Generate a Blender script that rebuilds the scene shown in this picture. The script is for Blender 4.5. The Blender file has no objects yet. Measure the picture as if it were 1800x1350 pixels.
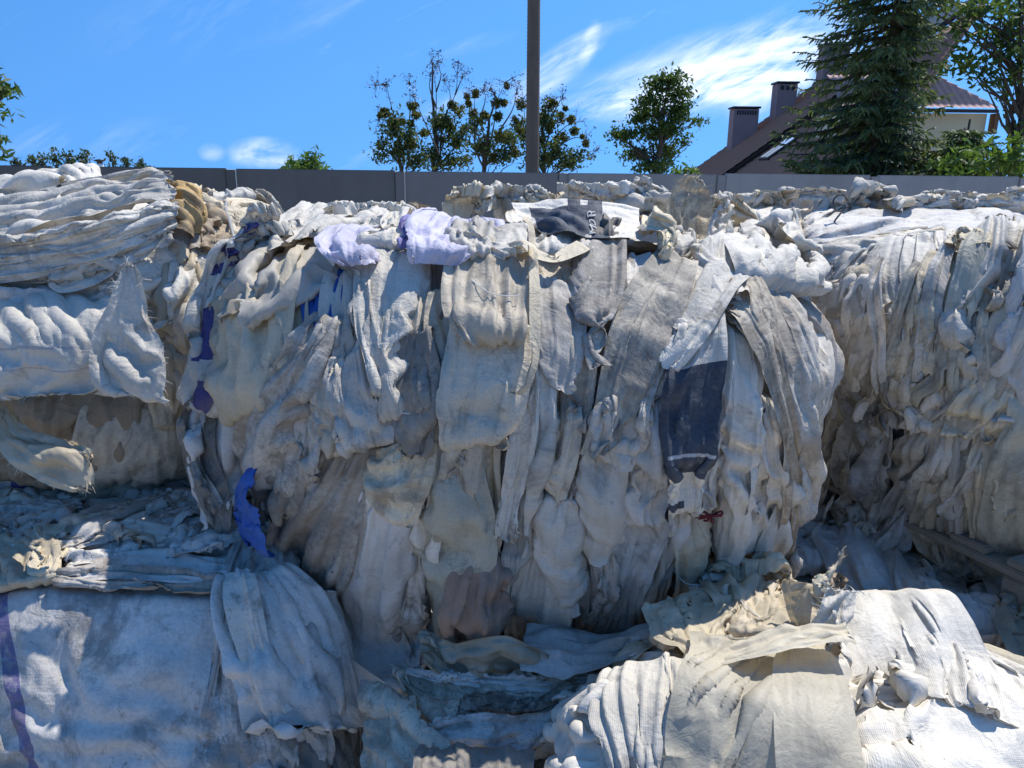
import bpy, bmesh, math, random
import numpy as np
from mathutils import Vector, Matrix, Quaternion
from mathutils.bvhtree import BVHTree
from mathutils import noise as mnoise
from concurrent.futures import ThreadPoolExecutor

R = math.radians
random.seed(7)
np.random.seed(7)
SC = bpy.context.scene
COL = SC.collection

# ------------------------------------------------------------------ camera
EYE = 1.90
PITCH, ROLL, F = R(15.42), R(0.62), 1350.0
cam_d = bpy.data.cameras.new('camera')
cam = bpy.data.objects.new('camera', cam_d)
COL.objects.link(cam)
SC.camera = cam
cam_d.sensor_width = 36.0
cam_d.lens = 27.0
cam_d.clip_start = 0.05
cam_d.clip_end = 5000
CAM_M = Matrix.Translation((0, 0, EYE)) @ Matrix.Rotation(math.pi / 2 - PITCH, 4, 'X') @ Matrix.Rotation(ROLL, 4, 'Z')
cam.matrix_world = CAM_M
CAM_R = np.array(CAM_M.to_3x3())
CAM_O = np.array((0, 0, EYE))

# ------------------------------------------------------------------ sky and sun
TO_SUN = Vector((0.40, 0.38, 1.0)).normalized()
world = bpy.data.worlds.new('World')
SC.world = world
world.use_nodes = True


def build_world():
    nt = world.node_tree
    nt.nodes.clear()
    N, L = nt.nodes.new, nt.links.new
    out = N('ShaderNodeOutputWorld')
    bg = N('ShaderNodeBackground')
    bg.inputs['Strength'].default_value = 0.15
    sky = N('ShaderNodeTexSky')
    sky.sky_type = 'NISHITA'
    sky.sun_disc = False
    sky.sun_elevation = math.asin(TO_SUN.z)
    sky.sun_rotation = math.atan2(TO_SUN.x, TO_SUN.y)
    sky.altitude = 0
    sky.air_density = 1.0
    sky.dust_density = 0.1
    sky.ozone_density = 4.0
    hs = N('ShaderNodeHueSaturation')
    hs.inputs['Saturation'].default_value = 1.25
    L(sky.outputs[0], hs.inputs['Color'])
    hs.inputs['Value'].default_value = 0.78
    # clouds: thin cirrus, laid out by direction (t = x/y, e = z/y)
    tc = N('ShaderNodeTexCoord')
    lift = N('ShaderNodeVectorMath')
    lift.operation = 'MULTIPLY_ADD'
    L(tc.outputs['Generated'], lift.inputs[0])
    lift.inputs[1].default_value = (1, 1, 0.75)
    lift.inputs[2].default_value = (0, 0, 0.42)
    nrm = N('ShaderNodeVectorMath')
    nrm.operation = 'NORMALIZE'
    L(lift.outputs[0], nrm.inputs[0])
    L(nrm.outputs[0], sky.inputs[0])
    sep = N('ShaderNodeSeparateXYZ')
    L(tc.outputs['Generated'], sep.inputs[0])

    def M(op, a, b=None, c=None, clamp=False):
        n = N('ShaderNodeMath')
        n.operation = op
        n.use_clamp = clamp
        for i, v in enumerate((a, b, c)):
            if v is None:
                continue
            if isinstance(v, (int, float)):
                n.inputs[i].default_value = v
            else:
                L(v, n.inputs[i])
        return n.outputs[0]
    ya = M('MAXIMUM', M('ABSOLUTE', sep.outputs[1]), 0.02)
    t = M('DIVIDE', sep.outputs[0], ya)
    e = M('DIVIDE', sep.outputs[2], ya)

    def noise(scale, detail, sx, sy, rot, seed, dist=0.0, rough=0.6):
        cb = N('ShaderNodeCombineXYZ')
        ca, sa = math.cos(rot), math.sin(rot)
        a = M('ADD', M('MULTIPLY', t, ca), M('MULTIPLY', e, sa))
        b = M('SUBTRACT', M('MULTIPLY', e, ca), M('MULTIPLY', t, sa))
        L(M('MULTIPLY', a, sx), cb.inputs[0])
        L(M('MULTIPLY', b, sy), cb.inputs[1])
        cb.inputs[2].default_value = seed
        n = N('ShaderNodeTexNoise')
        n.inputs['Scale'].default_value = scale
        n.inputs['Detail'].default_value = detail
        n.inputs['Roughness'].default_value = rough
        n.inputs['Distortion'].default_value = dist
        L(cb.outputs[0], n.inputs['Vector'])
        return n.outputs[0]

    def blob(t0, e0, rt, re, rot, pw=1.0):
        ca, sa = math.cos(rot), math.sin(rot)
        dt, de = M('SUBTRACT', t, t0), M('SUBTRACT', e, e0)
        a = M('DIVIDE', M('ADD', M('MULTIPLY', dt, ca), M('MULTIPLY', de, sa)), rt)
        b = M('DIVIDE', M('SUBTRACT', M('MULTIPLY', de, ca), M('MULTIPLY', dt, sa)), re)
        d = M('ADD', M('MULTIPLY', a, a), M('MULTIPLY', b, b))
        return M('POWER', M('SUBTRACT', 1.0, d, clamp=True), pw)

    def te(px, py):
        d = CAM_R @ np.array((px - 900, -(py - 675), -F))
        return d[0] / d[1], d[2] / d[1]
    wisp = noise(1.0, 9, 3.2, 14.0, R(24), 3.1, 1.2, 0.62)
    puff = noise(9.0, 8, 1.0, 1.8, R(10), 7.7, 0.3, 0.55)
    fine = noise(1.0, 8, 14.0, 60.0, R(30), 1.3, 0.8, 0.65)
    total = None

    def add(x):
        nonlocal total
        total = x if total is None else M('ADD', total, x)
    w1 = M('ADD', M('MULTIPLY', wisp, 1.4), M('MULTIPLY', fine, 0.6))
    # the broad feathered sheet right of the pole
    for (px, py, rx, ry, rot, k, lo) in ((1290, 120, 240, 62, 14, 1.25, 0.62), (1190, 165, 270, 28, 9, 0.9, 0.66), (1395, 120, 130, 85, 20, 0.85, 0.66),
                                         (975, 120, 100, 26, 36, 0.95, 0.60), (1036, 78, 14, 36, -18, 0.8, 0.6), (890, 165, 150, 22, 12, 0.5, 0.7),
                                         (740, 95, 150, 16, 11, 0.30, 0.7), (1130, 25, 110, 14, 20, 0.25, 0.7), (400, 20, 260, 60, 10, 0.16, 0.7),
                                         (110, 255, 260, 40, 4, 0.20, 0.7)):
        t0, e0 = te(px, py)
        m = blob(t0, e0, rx / F * 1.2, ry / F * 1.25, R(rot), 1.5)
        s = M('MULTIPLY', M('SUBTRACT', w1, lo + 0.22), 1.7, clamp=True)
        add(M('MULTIPLY', M('MULTIPLY', m, s), k))
    for (px, py, rx, ry, k) in ((462, 268, 50, 21, 1.1), (372, 268, 20, 13, 0.45), (470, 284, 56, 11, 0.5)):
        t0, e0 = te(px, py)
        m = blob(t0, e0, rx / F * 1.35, ry / F * 1.35, 0, 1.4)
        s = M('MULTIPLY', M('SUBTRACT', puff, 0.36), 3.4, clamp=True)
        add(M('MULTIPLY', M('MULTIPLY', m, s), k))
    # beyond the frame: the same thin cirrus goes on faintly
    far = M('MULTIPLY', M('SUBTRACT', wisp, 0.60), 0.8, clamp=True)
    add(M('MULTIPLY', far, M('GREATER_THAN', sep.outputs[2], 0.0)))
    front = M('GREATER_THAN', sep.outputs[1], 0.0)
    fac = M('MULTIPLY', M('MINIMUM', total, 0.78), 1.0)
    fac = M('MULTIPLY', fac, M('MAXIMUM', front, 0.15))
    mix = N('ShaderNodeMix')
    mix.data_type = 'RGBA'
    L(fac, mix.inputs[0])
    L(hs.outputs[0], mix.inputs[6])
    mix.inputs[7].default_value = (4.7, 4.95, 5.35, 1)
    L(mix.outputs[2], bg.inputs['Color'])
    L(bg.outputs[0], out.inputs[0])


build_world()
sun_d = bpy.data.lights.new('sun', 'SUN')
sun_d.energy = 2.9
sun_d.angle = R(0.53)
sun_d.color = (1.0, 0.95, 0.865)
sun = bpy.data.objects.new('sun', sun_d)
COL.objects.link(sun)
sun.rotation_euler = (-TO_SUN).to_track_quat('-Z', 'Y').to_euler()
sun.location = (3, 4, 12)
vs = SC.view_settings
vs.view_transform = 'Standard'
vs.look = 'None'
vs.exposure = 0.95
vs.gamma = 1.0
vs.use_curve_mapping = False
SC.render.engine = 'CYCLES'
SC.cycles.max_bounces = 8
SC.cycles.diffuse_bounces = 5
SC.cycles.transmission_bounces = 4
SC.cycles.transparent_max_bounces = 8
SC.cycles.sample_clamp_indirect = 6


# ------------------------------------------------------------------ pixel helpers
def ray(px, py):
    d = CAM_R @ np.array((px - 900.0, -(py - 675.0), -F))
    return d / np.linalg.norm(d)


def at(px, py, Y):
    """the point seen at photo pixel (px, py) at distance Y ahead"""
    d = ray(px, py)
    return CAM_O + d * (Y / d[1])


def atz(px, py, z):
    d = ray(px, py)
    return CAM_O + d * ((z - EYE) / d[2])


def w2px(P):
    q = CAM_R.T @ (np.asarray(P, float) - CAM_O)
    return 900 + F * q[0] / -q[2], 675 - F * q[1] / -q[2]


# ------------------------------------------------------------------ scene helpers
def empty(name, label=None, cat=None, loc=(0, 0, 0), group=None, rotz=0.0):
    o = bpy.data.objects.new(name, None)
    COL.objects.link(o)
    o.location = loc
    o.rotation_euler = (0, 0, rotz)
    o.empty_display_size = 0.1
    if label:
        o['label'] = label
    if cat:
        o['category'] = cat
    if group:
        o['group'] = group
    return o


def mesh_np(name, V, Fq, smooth=True):
    """mesh from numpy verts and equal-sized faces (quads or tris)"""
    V = np.ascontiguousarray(V, np.float32).reshape(-1, 3)
    Fq = np.ascontiguousarray(Fq, np.int32)
    k = Fq.shape[1]
    me = bpy.data.meshes.new(name)
    me.vertices.add(len(V))
    me.vertices.foreach_set('co', V.ravel())
    me.loops.add(Fq.size)
    me.loops.foreach_set('vertex_index', Fq.ravel())
    me.polygons.add(len(Fq))
    me.polygons.foreach_set('loop_start', np.arange(0, Fq.size, k, dtype=np.int32))
    me.polygons.foreach_set('loop_total', np.full(len(Fq), k, np.int32))
    me.polygons.foreach_set('use_smooth', np.full(len(Fq), smooth))
    me.update(calc_edges=True)
    return me


def obj(name, me, mat=None, parent=None, **props):
    o = bpy.data.objects.new(name, me)
    COL.objects.link(o)
    if mat is not None:
        for m in (mat if isinstance(mat, (list, tuple)) else [mat]):
            me.materials.append(m)
    if parent is not None:
        o.parent = parent
    for k, v in props.items():
        o[k] = v
    return o


def bm_obj(name, bm, mat=None, parent=None, smooth=False, **props):
    me = bpy.data.meshes.new(name)
    bm.normal_update()
    bm.to_mesh(me)
    bm.free()
    if smooth:
        me.polygons.foreach_set('use_smooth', [True] * len(me.polygons))
    return obj(name, me, mat, parent, **props)


def bm_box(bm, c, s, rot=None, bevel=0.0):
    r = bmesh.ops.create_cube(bm, size=1.0)
    vs_ = r['verts']
    for v in vs_:
        v.co = Vector((v.co.x * s[0], v.co.y * s[1], v.co.z * s[2]))
    if bevel:
        es = list({e for v in vs_ for e in v.link_edges})
        b = bmesh.ops.bevel(bm, geom=es, offset=bevel, segments=2, affect='EDGES')
        vs_ = list({v for f in b['faces'] for v in f.verts} | {v for v in vs_ if v.is_valid})
    M_ = Matrix.Translation(c)
    if rot is not None:
        M_ = M_ @ rot.to_4x4()
    for v in vs_:
        v.co = M_ @ v.co


def tube_arrays(pts, rad, nseg=8, closed_ends=True):
    """verts, quads of a tube along pts (n,3) with radius per point"""
    pts = np.asarray(pts, float)
    n = len(pts)
    rad = np.broadcast_to(np.asarray(rad, float), (n,))
    t = np.gradient(pts, axis=0)
    t /= np.linalg.norm(t, axis=1, keepdims=True) + 1e-9
    ref = np.array((0.0, 0.0, 1.0)) if abs(t[0][2]) < 0.9 else np.array((1.0, 0, 0))
    a = np.cross(t, ref)
    a /= np.linalg.norm(a, axis=1, keepdims=True) + 1e-9
    b = np.cross(t, a)
    th = np.linspace(0, 2 * np.pi, nseg, endpoint=False)
    V = pts[:, None] + rad[:, None, None] * (a[:, None] * np.cos(th)[None, :, None] + b[:, None] * np.sin(th)[None, :, None])
    i = np.arange(n - 1)[:, None] * nseg
    j = np.arange(nseg)[None]
    jn = (j + 1) % nseg
    Q = np.stack((i + j, i + jn, i + nseg + jn, i + nseg + j), -1).reshape(-1, 4)
    return V.reshape(-1, 3), Q


def join_arrays(parts):
    Vs, Qs, o = [], [], 0
    for V, Q in parts:
        Vs.append(V)
        Qs.append(Q + o)
        o += len(V)
    return np.concatenate(Vs), np.concatenate(Qs)


def smooth_path(P, n):
    """Catmull-Rom through the points (k,d), n samples"""
    P = np.asarray(P, float)
    if len(P) == 2:
        s = np.linspace(0, 1, n)[:, None]
        return P[0] * (1 - s) + P[1] * s
    Q = np.vstack((2 * P[0] - P[1], P, 2 * P[-1] - P[-2]))
    mid = (P[:, :2] + P[:, 2:4]) / 2 if P.shape[1] >= 4 else P
    d = np.linalg.norm(np.diff(mid, axis=0), axis=1) + 1e-6
    cum = np.concatenate(([0], np.cumsum(d)))
    s = np.linspace(0, cum[-1], n)
    k = np.clip(np.searchsorted(cum, s, side='right') - 1, 0, len(P) - 2)
    u = ((s - cum[k]) / d[k])[:, None]
    p0, p1, p2, p3 = Q[k], Q[k + 1], Q[k + 2], Q[k + 3]
    return 0.5 * (2 * p1 + (p2 - p0) * u + (2 * p0 - 5 * p1 + 4 * p2 - p3) * u ** 2 + (3 * p1 - p0 - 3 * p2 + p3) * u ** 3)


# ------------------------------------------------------------------ materials
def mat_new(name):
    m = bpy.data.materials.new(name)
    m.use_nodes = True
    nt = m.node_tree
    nt.nodes.clear()
    return m, nt, nt.nodes.new, nt.links.new


class NT:
    """small wrapper for writing node graphs"""

    def __init__(self, name):
        self.m, self.nt, self.N, self.L = mat_new(name)
        self.out = self.N('ShaderNodeOutputMaterial')

    def val(self, sock, v):
        if isinstance(v, (int, float)):
            sock.default_value = v
        elif isinstance(v, tuple):
            sock.default_value = v if len(v) != 3 or sock.type == 'VECTOR' else v + (1,)
        else:
            self.L(v, sock)

    def math(self, op, a, b=None, c=None, clamp=False):
        n = self.N('ShaderNodeMath')
        n.operation = op
        n.use_clamp = clamp
        for i, v in enumerate((a, b, c)):
            if v is not None:
                self.val(n.inputs[i], v)
        return n.outputs[0]

    def mix(self, fac, a, b, blend='MIX'):
        n = self.N('ShaderNodeMix')
        n.data_type = 'RGBA'
        n.blend_type = blend
        self.val(n.inputs[0], fac)
        self.val(n.inputs[6], a)
        self.val(n.inputs[7], b)
        return n.outputs[2]

    def noise(self, vec, scale, detail=4, rough=0.55, dist=0.0):
        n = self.N('ShaderNodeTexNoise')
        if vec is not None:
            self.L(vec, n.inputs['Vector'])
        n.inputs['Scale'].default_value = scale
        n.inputs['Detail'].default_value = detail
        n.inputs['Roughness'].default_value = rough
        n.inputs['Distortion'].default_value = dist
        return n.outputs[0]

    def ramp(self, x, lo, hi, a=0.0, b=1.0):
        n = self.N('ShaderNodeMapRange')
        n.interpolation_type = 'SMOOTHSTEP'
        self.val(n.inputs[0], x)
        for i, v in ((1, lo), (2, hi), (3, a), (4, b)):
            self.val(n.inputs[i], v)
        return n.outputs[0]

    def attr(self, name):
        n = self.N('ShaderNodeAttribute')
        n.attribute_type = 'OBJECT'
        n.attribute_name = name
        return n

    def scalevec(self, vec, s):
        n = self.N('ShaderNodeVectorMath')
        n.operation = 'MULTIPLY'
        self.L(vec, n.inputs[0])
        n.inputs[1].default_value = s
        return n.outputs[0]

    def bsdf(self, color, rough=0.6, spec=0.4, bump=None, bump_strength=0.3, bump_dist=0.01, **kw):
        p = self.N('ShaderNodeBsdfPrincipled')
        self.val(p.inputs['Base Color'], color)
        self.val(p.inputs['Roughness'], rough)
        self.val(p.inputs['Specular IOR Level'], spec)
        for k, v in kw.items():
            self.val(p.inputs[k], v)
        if bump is not None:
            b = self.N('ShaderNodeBump')
            b.inputs['Strength'].default_value = bump_strength
            b.inputs['Distance'].default_value = bump_dist
            self.L(bump, b.inputs['Height'])
            self.L(b.outputs[0], p.inputs['Normal'])
        return p

    def done(self, shader):
        self.L(shader, self.out.inputs[0])
        return self.m


# ------------------------------------------------------------------ woven sack material
def make_fabric(name, prints=()):
    """weathered woven plastic; tint, dirt, film and weave are read from each object's own properties.
    prints: (u0, u1, v0, v1, colour, wear) rectangles of flat print in the sheet's 0..1 coordinates, 'round' as 7th for a disc"""
    t = NT(name)
    N, L = t.N, t.L
    uv = N('ShaderNodeUVMap')
    uv.uv_map = 'UVMap'
    info = N('ShaderNodeObjectInfo')
    rnd = info.outputs['Random']
    cb = N('ShaderNodeCombineXYZ')
    L(t.math('MULTIPLY', rnd, 37.0), cb.inputs[0])
    L(t.math('MULTIPLY', rnd, 91.0), cb.inputs[1])
    L(t.math('MULTIPLY', rnd, 53.0), cb.inputs[2])
    va = N('ShaderNodeVectorMath')
    L(uv.outputs[0], va.inputs[0])
    L(cb.outputs[0], va.inputs[1])
    vsc = N('ShaderNodeVectorMath')
    vsc.operation = 'SCALE'
    L(va.outputs[0], vsc.inputs[0])
    L(t.math('ADD', 0.65, t.math('MULTIPLY', t.math('FRACT', t.math('MULTIPLY', rnd, 17.3)), 0.9)), vsc.inputs['Scale'])
    p = vsc.outputs[0]
    tint, dirt, film, weave = t.attr('tint'), t.attr('dirt').outputs['Fac'], t.attr('film').outputs['Fac'], t.attr('weave').outputs['Fac']
    col = tint.outputs['Color']
    sep = N('ShaderNodeSeparateXYZ')
    L(uv.outputs[0], sep.inputs[0])
    # weave: crossing tapes, about 4 mm
    wob = t.noise(p, 9.0, 2)
    su = t.math('SINE', t.math('ADD', t.math('MULTIPLY', sep.outputs[0], 2 * math.pi / 0.0027), t.math('MULTIPLY', wob, 6.0)))
    sv = t.math('SINE', t.math('ADD', t.math('MULTIPLY', sep.outputs[1], 2 * math.pi / 0.0026), t.math('MULTIPLY', wob, 5.0)))
    wv = t.math('ADD', t.math('MULTIPLY', su, 0.5), t.math('MULTIPLY', sv, 0.22))
    tape = t.noise(t.scalevec(p, (260, 9, 1)), 1.0, 2)
    tape2 = t.noise(t.scalevec(p, (9, 260, 1)), 1.0, 2)
    wv2 = t.math('ADD', wv, t.math('ADD', t.math('MULTIPLY', t.math('SUBTRACT', tape, 0.5), 2.2), t.math('MULTIPLY', t.math('SUBTRACT', tape2, 0.5), 2.2)))
    wcol = t.math('ADD', 1.0, t.math('MULTIPLY', t.math('MULTIPLY', wv2, 0.055), weave))
    # tone
    big = t.noise(p, 5.0, 5, 0.6)
    tone = t.ramp(big, 0.28, 0.72, 0.76, 1.10)
    c = t.mix(1.0, col, t.mix(0.0, (1, 1, 1), (1, 1, 1)), 'MULTIPLY')
    vm = N('ShaderNodeVectorMath')
    vm.operation = 'SCALE'
    L(c, vm.inputs[0])
    L(t.math('MULTIPLY', tone, wcol), vm.inputs['Scale'])
    c = vm.outputs[0]
    # prints
    if prints:
        uvp = N('ShaderNodeUVMap')
        uvp.uv_map = 'P'
        sp = N('ShaderNodeSeparateXYZ')
        L(uvp.outputs[0], sp.inputs[0])
        worn = t.noise(p, 40.0, 6, 0.7)
        for pr in prints:
            u0, u1, v0, v1, pc, wear = pr[:6]
            su_ = sp.outputs[0]
            if len(pr) > 6 and pr[6] == 'slant':
                su_ = t.math('SUBTRACT', sp.outputs[0], t.math('MULTIPLY', sp.outputs[1], pr[7]))
            if len(pr) > 6 and pr[6] == 'round':
                du = t.math('DIVIDE', t.math('SUBTRACT', sp.outputs[0], (u0 + u1) / 2), (u1 - u0) / 2)
                dv = t.math('DIVIDE', t.math('SUBTRACT', sp.outputs[1], (v0 + v1) / 2), (v1 - v0) / 2)
                m = t.math('LESS_THAN', t.math('ADD', t.math('MULTIPLY', du, du), t.math('MULTIPLY', dv, dv)), 1.0)
            else:
                m = t.math('MULTIPLY', t.math('MULTIPLY', t.math('GREATER_THAN', su_, u0), t.math('LESS_THAN', su_, u1)),
                           t.math('MULTIPLY', t.math('GREATER_THAN', sp.outputs[1], v0), t.math('LESS_THAN', sp.outputs[1], v1)))
            m = t.math('MULTIPLY', m, t.ramp(worn, 0.28 + 0.3 * wear - 0.12, 0.28 + 0.3 * wear + 0.1, 0.35 if wear > 0.3 else 0.8, 1.0))
            pcs = N('ShaderNodeVectorMath')
            pcs.operation = 'SCALE'
            pcs.inputs[0].default_value = pc
            L(t.math('MULTIPLY', wcol, tone), pcs.inputs['Scale'])
            c = t.mix(m, c, pcs.outputs[0])
    # dirt: broad grey-brown soiling, rubbed-in smears along the tapes, black specks
    d1 = t.noise(p, 9.0, 10, 0.74, 0.5)
    thr = t.math('SUBTRACT', 0.625, t.math('MULTIPLY', dirt, 0.21))
    m1 = t.math('MULTIPLY', t.math('SUBTRACT', d1, thr), 9.0, clamp=True)
    hue = t.noise(p, 3.0, 2)
    dcol = t.mix(t.ramp(hue, 0.40, 0.62), (0.23, 0.175, 0.12), (0.16, 0.15, 0.138))
    c = t.mix(t.math('MULTIPLY', m1, 0.66), c, dcol)
    d2 = t.noise(t.scalevec(p, (8, 3.6, 1)), 7.0, 9, 0.8)
    m2 = t.math('MULTIPLY', t.math('SUBTRACT', d2, t.math('SUBTRACT', 0.63, t.math('MULTIPLY', dirt, 0.14))), 8.0, clamp=True)
    c = t.mix(t.math('MULTIPLY', t.ramp(t.noise(p, 150.0, 3, 0.7), 0.40, 0.66), t.math('ADD', 0.06, t.math('MULTIPLY', dirt, 0.22))), c, (0.22, 0.20, 0.175))
    sp1 = t.noise(p, 120.0, 4, 0.8)
    m2 = t.math('MULTIPLY', m2, t.ramp(sp1, 0.42, 0.58))
    c = t.mix(t.math('MULTIPLY', m2, 0.75), c, (0.10, 0.092, 0.085))
    sp2 = t.noise(p, 70.0, 3, 0.5)
    m3 = t.math('MULTIPLY', t.ramp(sp2, 0.70, 0.74), t.math('ADD', 0.15, t.math('MULTIPLY', dirt, 0.7)), clamp=True)
    c = t.mix(t.math('MULTIPLY', m3, t.ramp(t.noise(p, 11.0, 2), 0.45, 0.6)), c, (0.09, 0.085, 0.08))
    # yellowed patches
    d4 = t.noise(p, 4.3, 4, 0.6)
    c = t.mix(t.math('MULTIPLY', t.ramp(d4, 0.55, 0.75), 0.30), c, t.mix(1.0, c, (1.0, 0.86, 0.62), 'MULTIPLY'))
    # bump: weave plus soft crumpling
    cr = t.noise(p, 16.0, 4, 0.55, 1.2)
    rid = t.math('ABSOLUTE', t.math('SUBTRACT', cr, 0.5))
    cr2 = t.noise(p, 55.0, 4, 0.6, 0.6)
    h = t.math('MULTIPLY', t.math('ADD', t.math('MULTIPLY', rid, -0.008), t.math('MULTIPLY', cr2, 0.003)), t.math('SUBTRACT', 1.0, t.math('MULTIPLY', film, 0.6)))
    h = t.math('ADD', h, t.math('MULTIPLY', t.math('MULTIPLY', wv2, weave), 0.0002))
    rough = t.math('SUBTRACT', 0.62, t.math('MULTIPLY', film, 0.14))
    pb = t.bsdf(c, rough, 0.32, h, 0.85, 1.0)
    tr = N('ShaderNodeBsdfTranslucent')
    L(t.mix(1.0, c, (1.0, 0.93, 0.80), 'MULTIPLY'), tr.inputs[0])
    ms = N('ShaderNodeMixShader')
    L(t.math('ADD', 0.10, t.math('MULTIPLY', film, 0.28)), ms.inputs[0])
    L(pb.outputs[0], ms.inputs[1])
    L(tr.outputs[0], ms.inputs[2])
    return t.done(ms.outputs[0])


FABRIC = make_fabric('woven_plastic')

# base colours of the sheets (linear albedo)
TINT = {
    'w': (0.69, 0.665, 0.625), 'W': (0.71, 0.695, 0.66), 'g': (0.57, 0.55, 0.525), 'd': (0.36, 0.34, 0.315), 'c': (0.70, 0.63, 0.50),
    'b': (0.62, 0.57, 0.49), 'B': (0.40, 0.325, 0.24), 'y': (0.72, 0.62, 0.44), 'p': (0.60, 0.575, 0.695), 'u': (0.03, 0.115, 0.42),
    'n': (0.055, 0.075, 0.115), 'o': (0.62, 0.40, 0.15), 'k': (0.20, 0.185, 0.17), 'r': (0.42, 0.28, 0.205), 's': (0.66, 0.655, 0.66),
    'f': (0.76, 0.69, 0.54),
    'm': (0.52, 0.51, 0.44),
}


# ------------------------------------------------------------------ bale cores
class Bale:
    def __init__(self, name, label, c, half, rz=0.0, p=4.0, taper=0.0, lump=0.03, seed=0, tint=(0.30, 0.28, 0.25), barrel=0.0, lean=0.0, cat='bale', group='pressed bales of used sacks'):
        self.root = empty(name, label, cat, (c[0], c[1], c[2] - half[2]), group)
        self.c, self.half, self.rz = np.array(c, float), np.array(half, float), rz
        self.lump, self.seed = lump, seed
        n = 36
        g = np.linspace(-1, 1, n)
        A, Bq = np.meshgrid(g, g, indexing='ij')
        one = np.ones_like(A)
        faces = [(one, A, Bq), (-one, -A, Bq), (-A, one, Bq), (A, -one, Bq), (A, Bq, one), (-A, Bq, -one)]
        V, Q, o = [], [], 0
        for fx, fy, fz in faces:
            d = np.stack((fx, fy, fz), -1).reshape(-1, 3)
            d = np.tan(d * 0.7854)
            r = 1.0 / (np.sum(np.abs(d) ** p, 1) ** (1.0 / p))
            q = d * r[:, None]
            V.append(q)
            i = np.arange(n - 1)[:, None] * n + np.arange(n - 1)[None]
            Q.append(np.stack((i, i + n, i + n + 1, i + 1), -1).reshape(-1, 4) + o)
            o += n * n
        V, Q = np.concatenate(V), np.concatenate(Q)
        z = V[:, 2].copy()
        s = 1.0 + taper * z + barrel * (1 - z * z)
        V[:, 0] *= s
        V[:, 1] *= 0.5 + 0.5 * s
        P = V * self.half
        P[:, 1] -= lean * (1 - z) / 2 * np.clip(0.5 - V[:, 1], 0, 1)
        off = np.array([mnoise.noise(Vector(q * 3.0) + Vector((seed * 7.1, seed, 0))) + 0.5 * mnoise.noise(Vector(q * 7.0) + Vector((seed * 3.3, 0, seed))) for q in P])
        nd = V / np.linalg.norm(V, axis=1, keepdims=True)
        P = P + nd * (off * lump)[:, None]
        ca, sa = math.cos(rz), math.sin(rz)
        Rm = np.array(((ca, -sa, 0), (sa, ca, 0), (0, 0, 1)))
        self.Rm = Rm
        W = P @ Rm.T + self.c
        self.bvh = BVHTree.FromPolygons([tuple(v) for v in W], [tuple(f) for f in Q])
        # the packed body itself: the same shape drawn in a little, with folds running up it
        fold = np.array([mnoise.noise(Vector((q[0] * 16, q[1] * 16, q[2] * 2.2 + seed))) + 0.6 * mnoise.noise(Vector((q[0] * 34, q[1] * 34, q[2] * 5 - seed))) for q in P])
        Pc = P - nd * (0.035 - 0.026 * fold)[:, None]
        me = mesh_np('packed_body', Pc @ Rm.T + np.array((0, 0, self.half[2])), Q)
        uv_box(me, Pc)
        self.core = obj('packed_body', me, FABRIC, self.root, tint=tint, dirt=0.8, film=0.0, weave=0.8)

    def hit(self, px, py):
        d = Vector(ray(px, py))
        o = Vector(CAM_O)
        loc, nor, _, _ = self.bvh.ray_cast(o, d)
        if loc is not None:
            return np.array(loc), np.array(nor)
        # past the outline: stay on the sight line where it passes nearest to the bale
        dist = float(np.dot(self.c - CAM_O, d))
        best = None
        for k in range(3):
            span = (0.9, 0.25, 0.07)[k]
            c0 = dist if best is None else best[1]
            for s in np.linspace(c0 - span, c0 + span, 9):
                q = o + d * s
                l2, n2, _, dd = self.bvh.find_nearest(q)
                if best is None or dd < best[0]:
                    best = (dd, s, n2)
        q = np.array(o + d * best[1])
        return q, np.array(best[2])

    def local_hit(self, face, s, t):
        """face-local coordinates -1..1 projected inwards onto the bale: front, back, left, right, top"""
        a, b = float(np.clip(s, -0.93, 0.93)), float(np.clip(t, -0.93, 0.93))
        o, d = {'front': ((a, -1.6, b), (0, 1, 0)), 'back': ((-a, 1.6, b), (0, -1, 0)), 'left': ((-1.6, -a, b), (1, 0, 0)),
                'right': ((1.6, a, b), (-1, 0, 0)), 'top': ((a, b, 1.6), (0, 0, -1))}[face]
        o = self.Rm @ (np.array(o) * self.half) + self.c
        d = self.Rm @ np.array(d, float)
        loc, nor, _, _ = self.bvh.ray_cast(Vector(o), Vector(d))
        if loc is None:
            loc, nor, _, _ = self.bvh.find_nearest(Vector(o + d * (1.1 * (self.half[2] if face == 'top' else self.half[1] if face in ('front', 'back') else self.half[0]))))
        return np.array(loc), np.array(nor)


def uv_box(me, P):
    """UV in metres for a closed body: angle round it and height"""
    u = np.arctan2(P[:, 1], P[:, 0]) * 0.6
    v = P[:, 2] + 0.7 * np.hypot(P[:, 0], P[:, 1])
    uv = np.stack((u, v), -1)
    li = np.empty(len(me.loops), np.int32)
    me.loops.foreach_get('vertex_index', li)
    lay = me.uv_layers.new(name='UVMap')
    lay.data.foreach_set('uv', uv[li].astype(np.float32).ravel())


# ------------------------------------------------------------------ sheets: laid on the bale, then relaxed as cloth
PANELS = []


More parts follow.
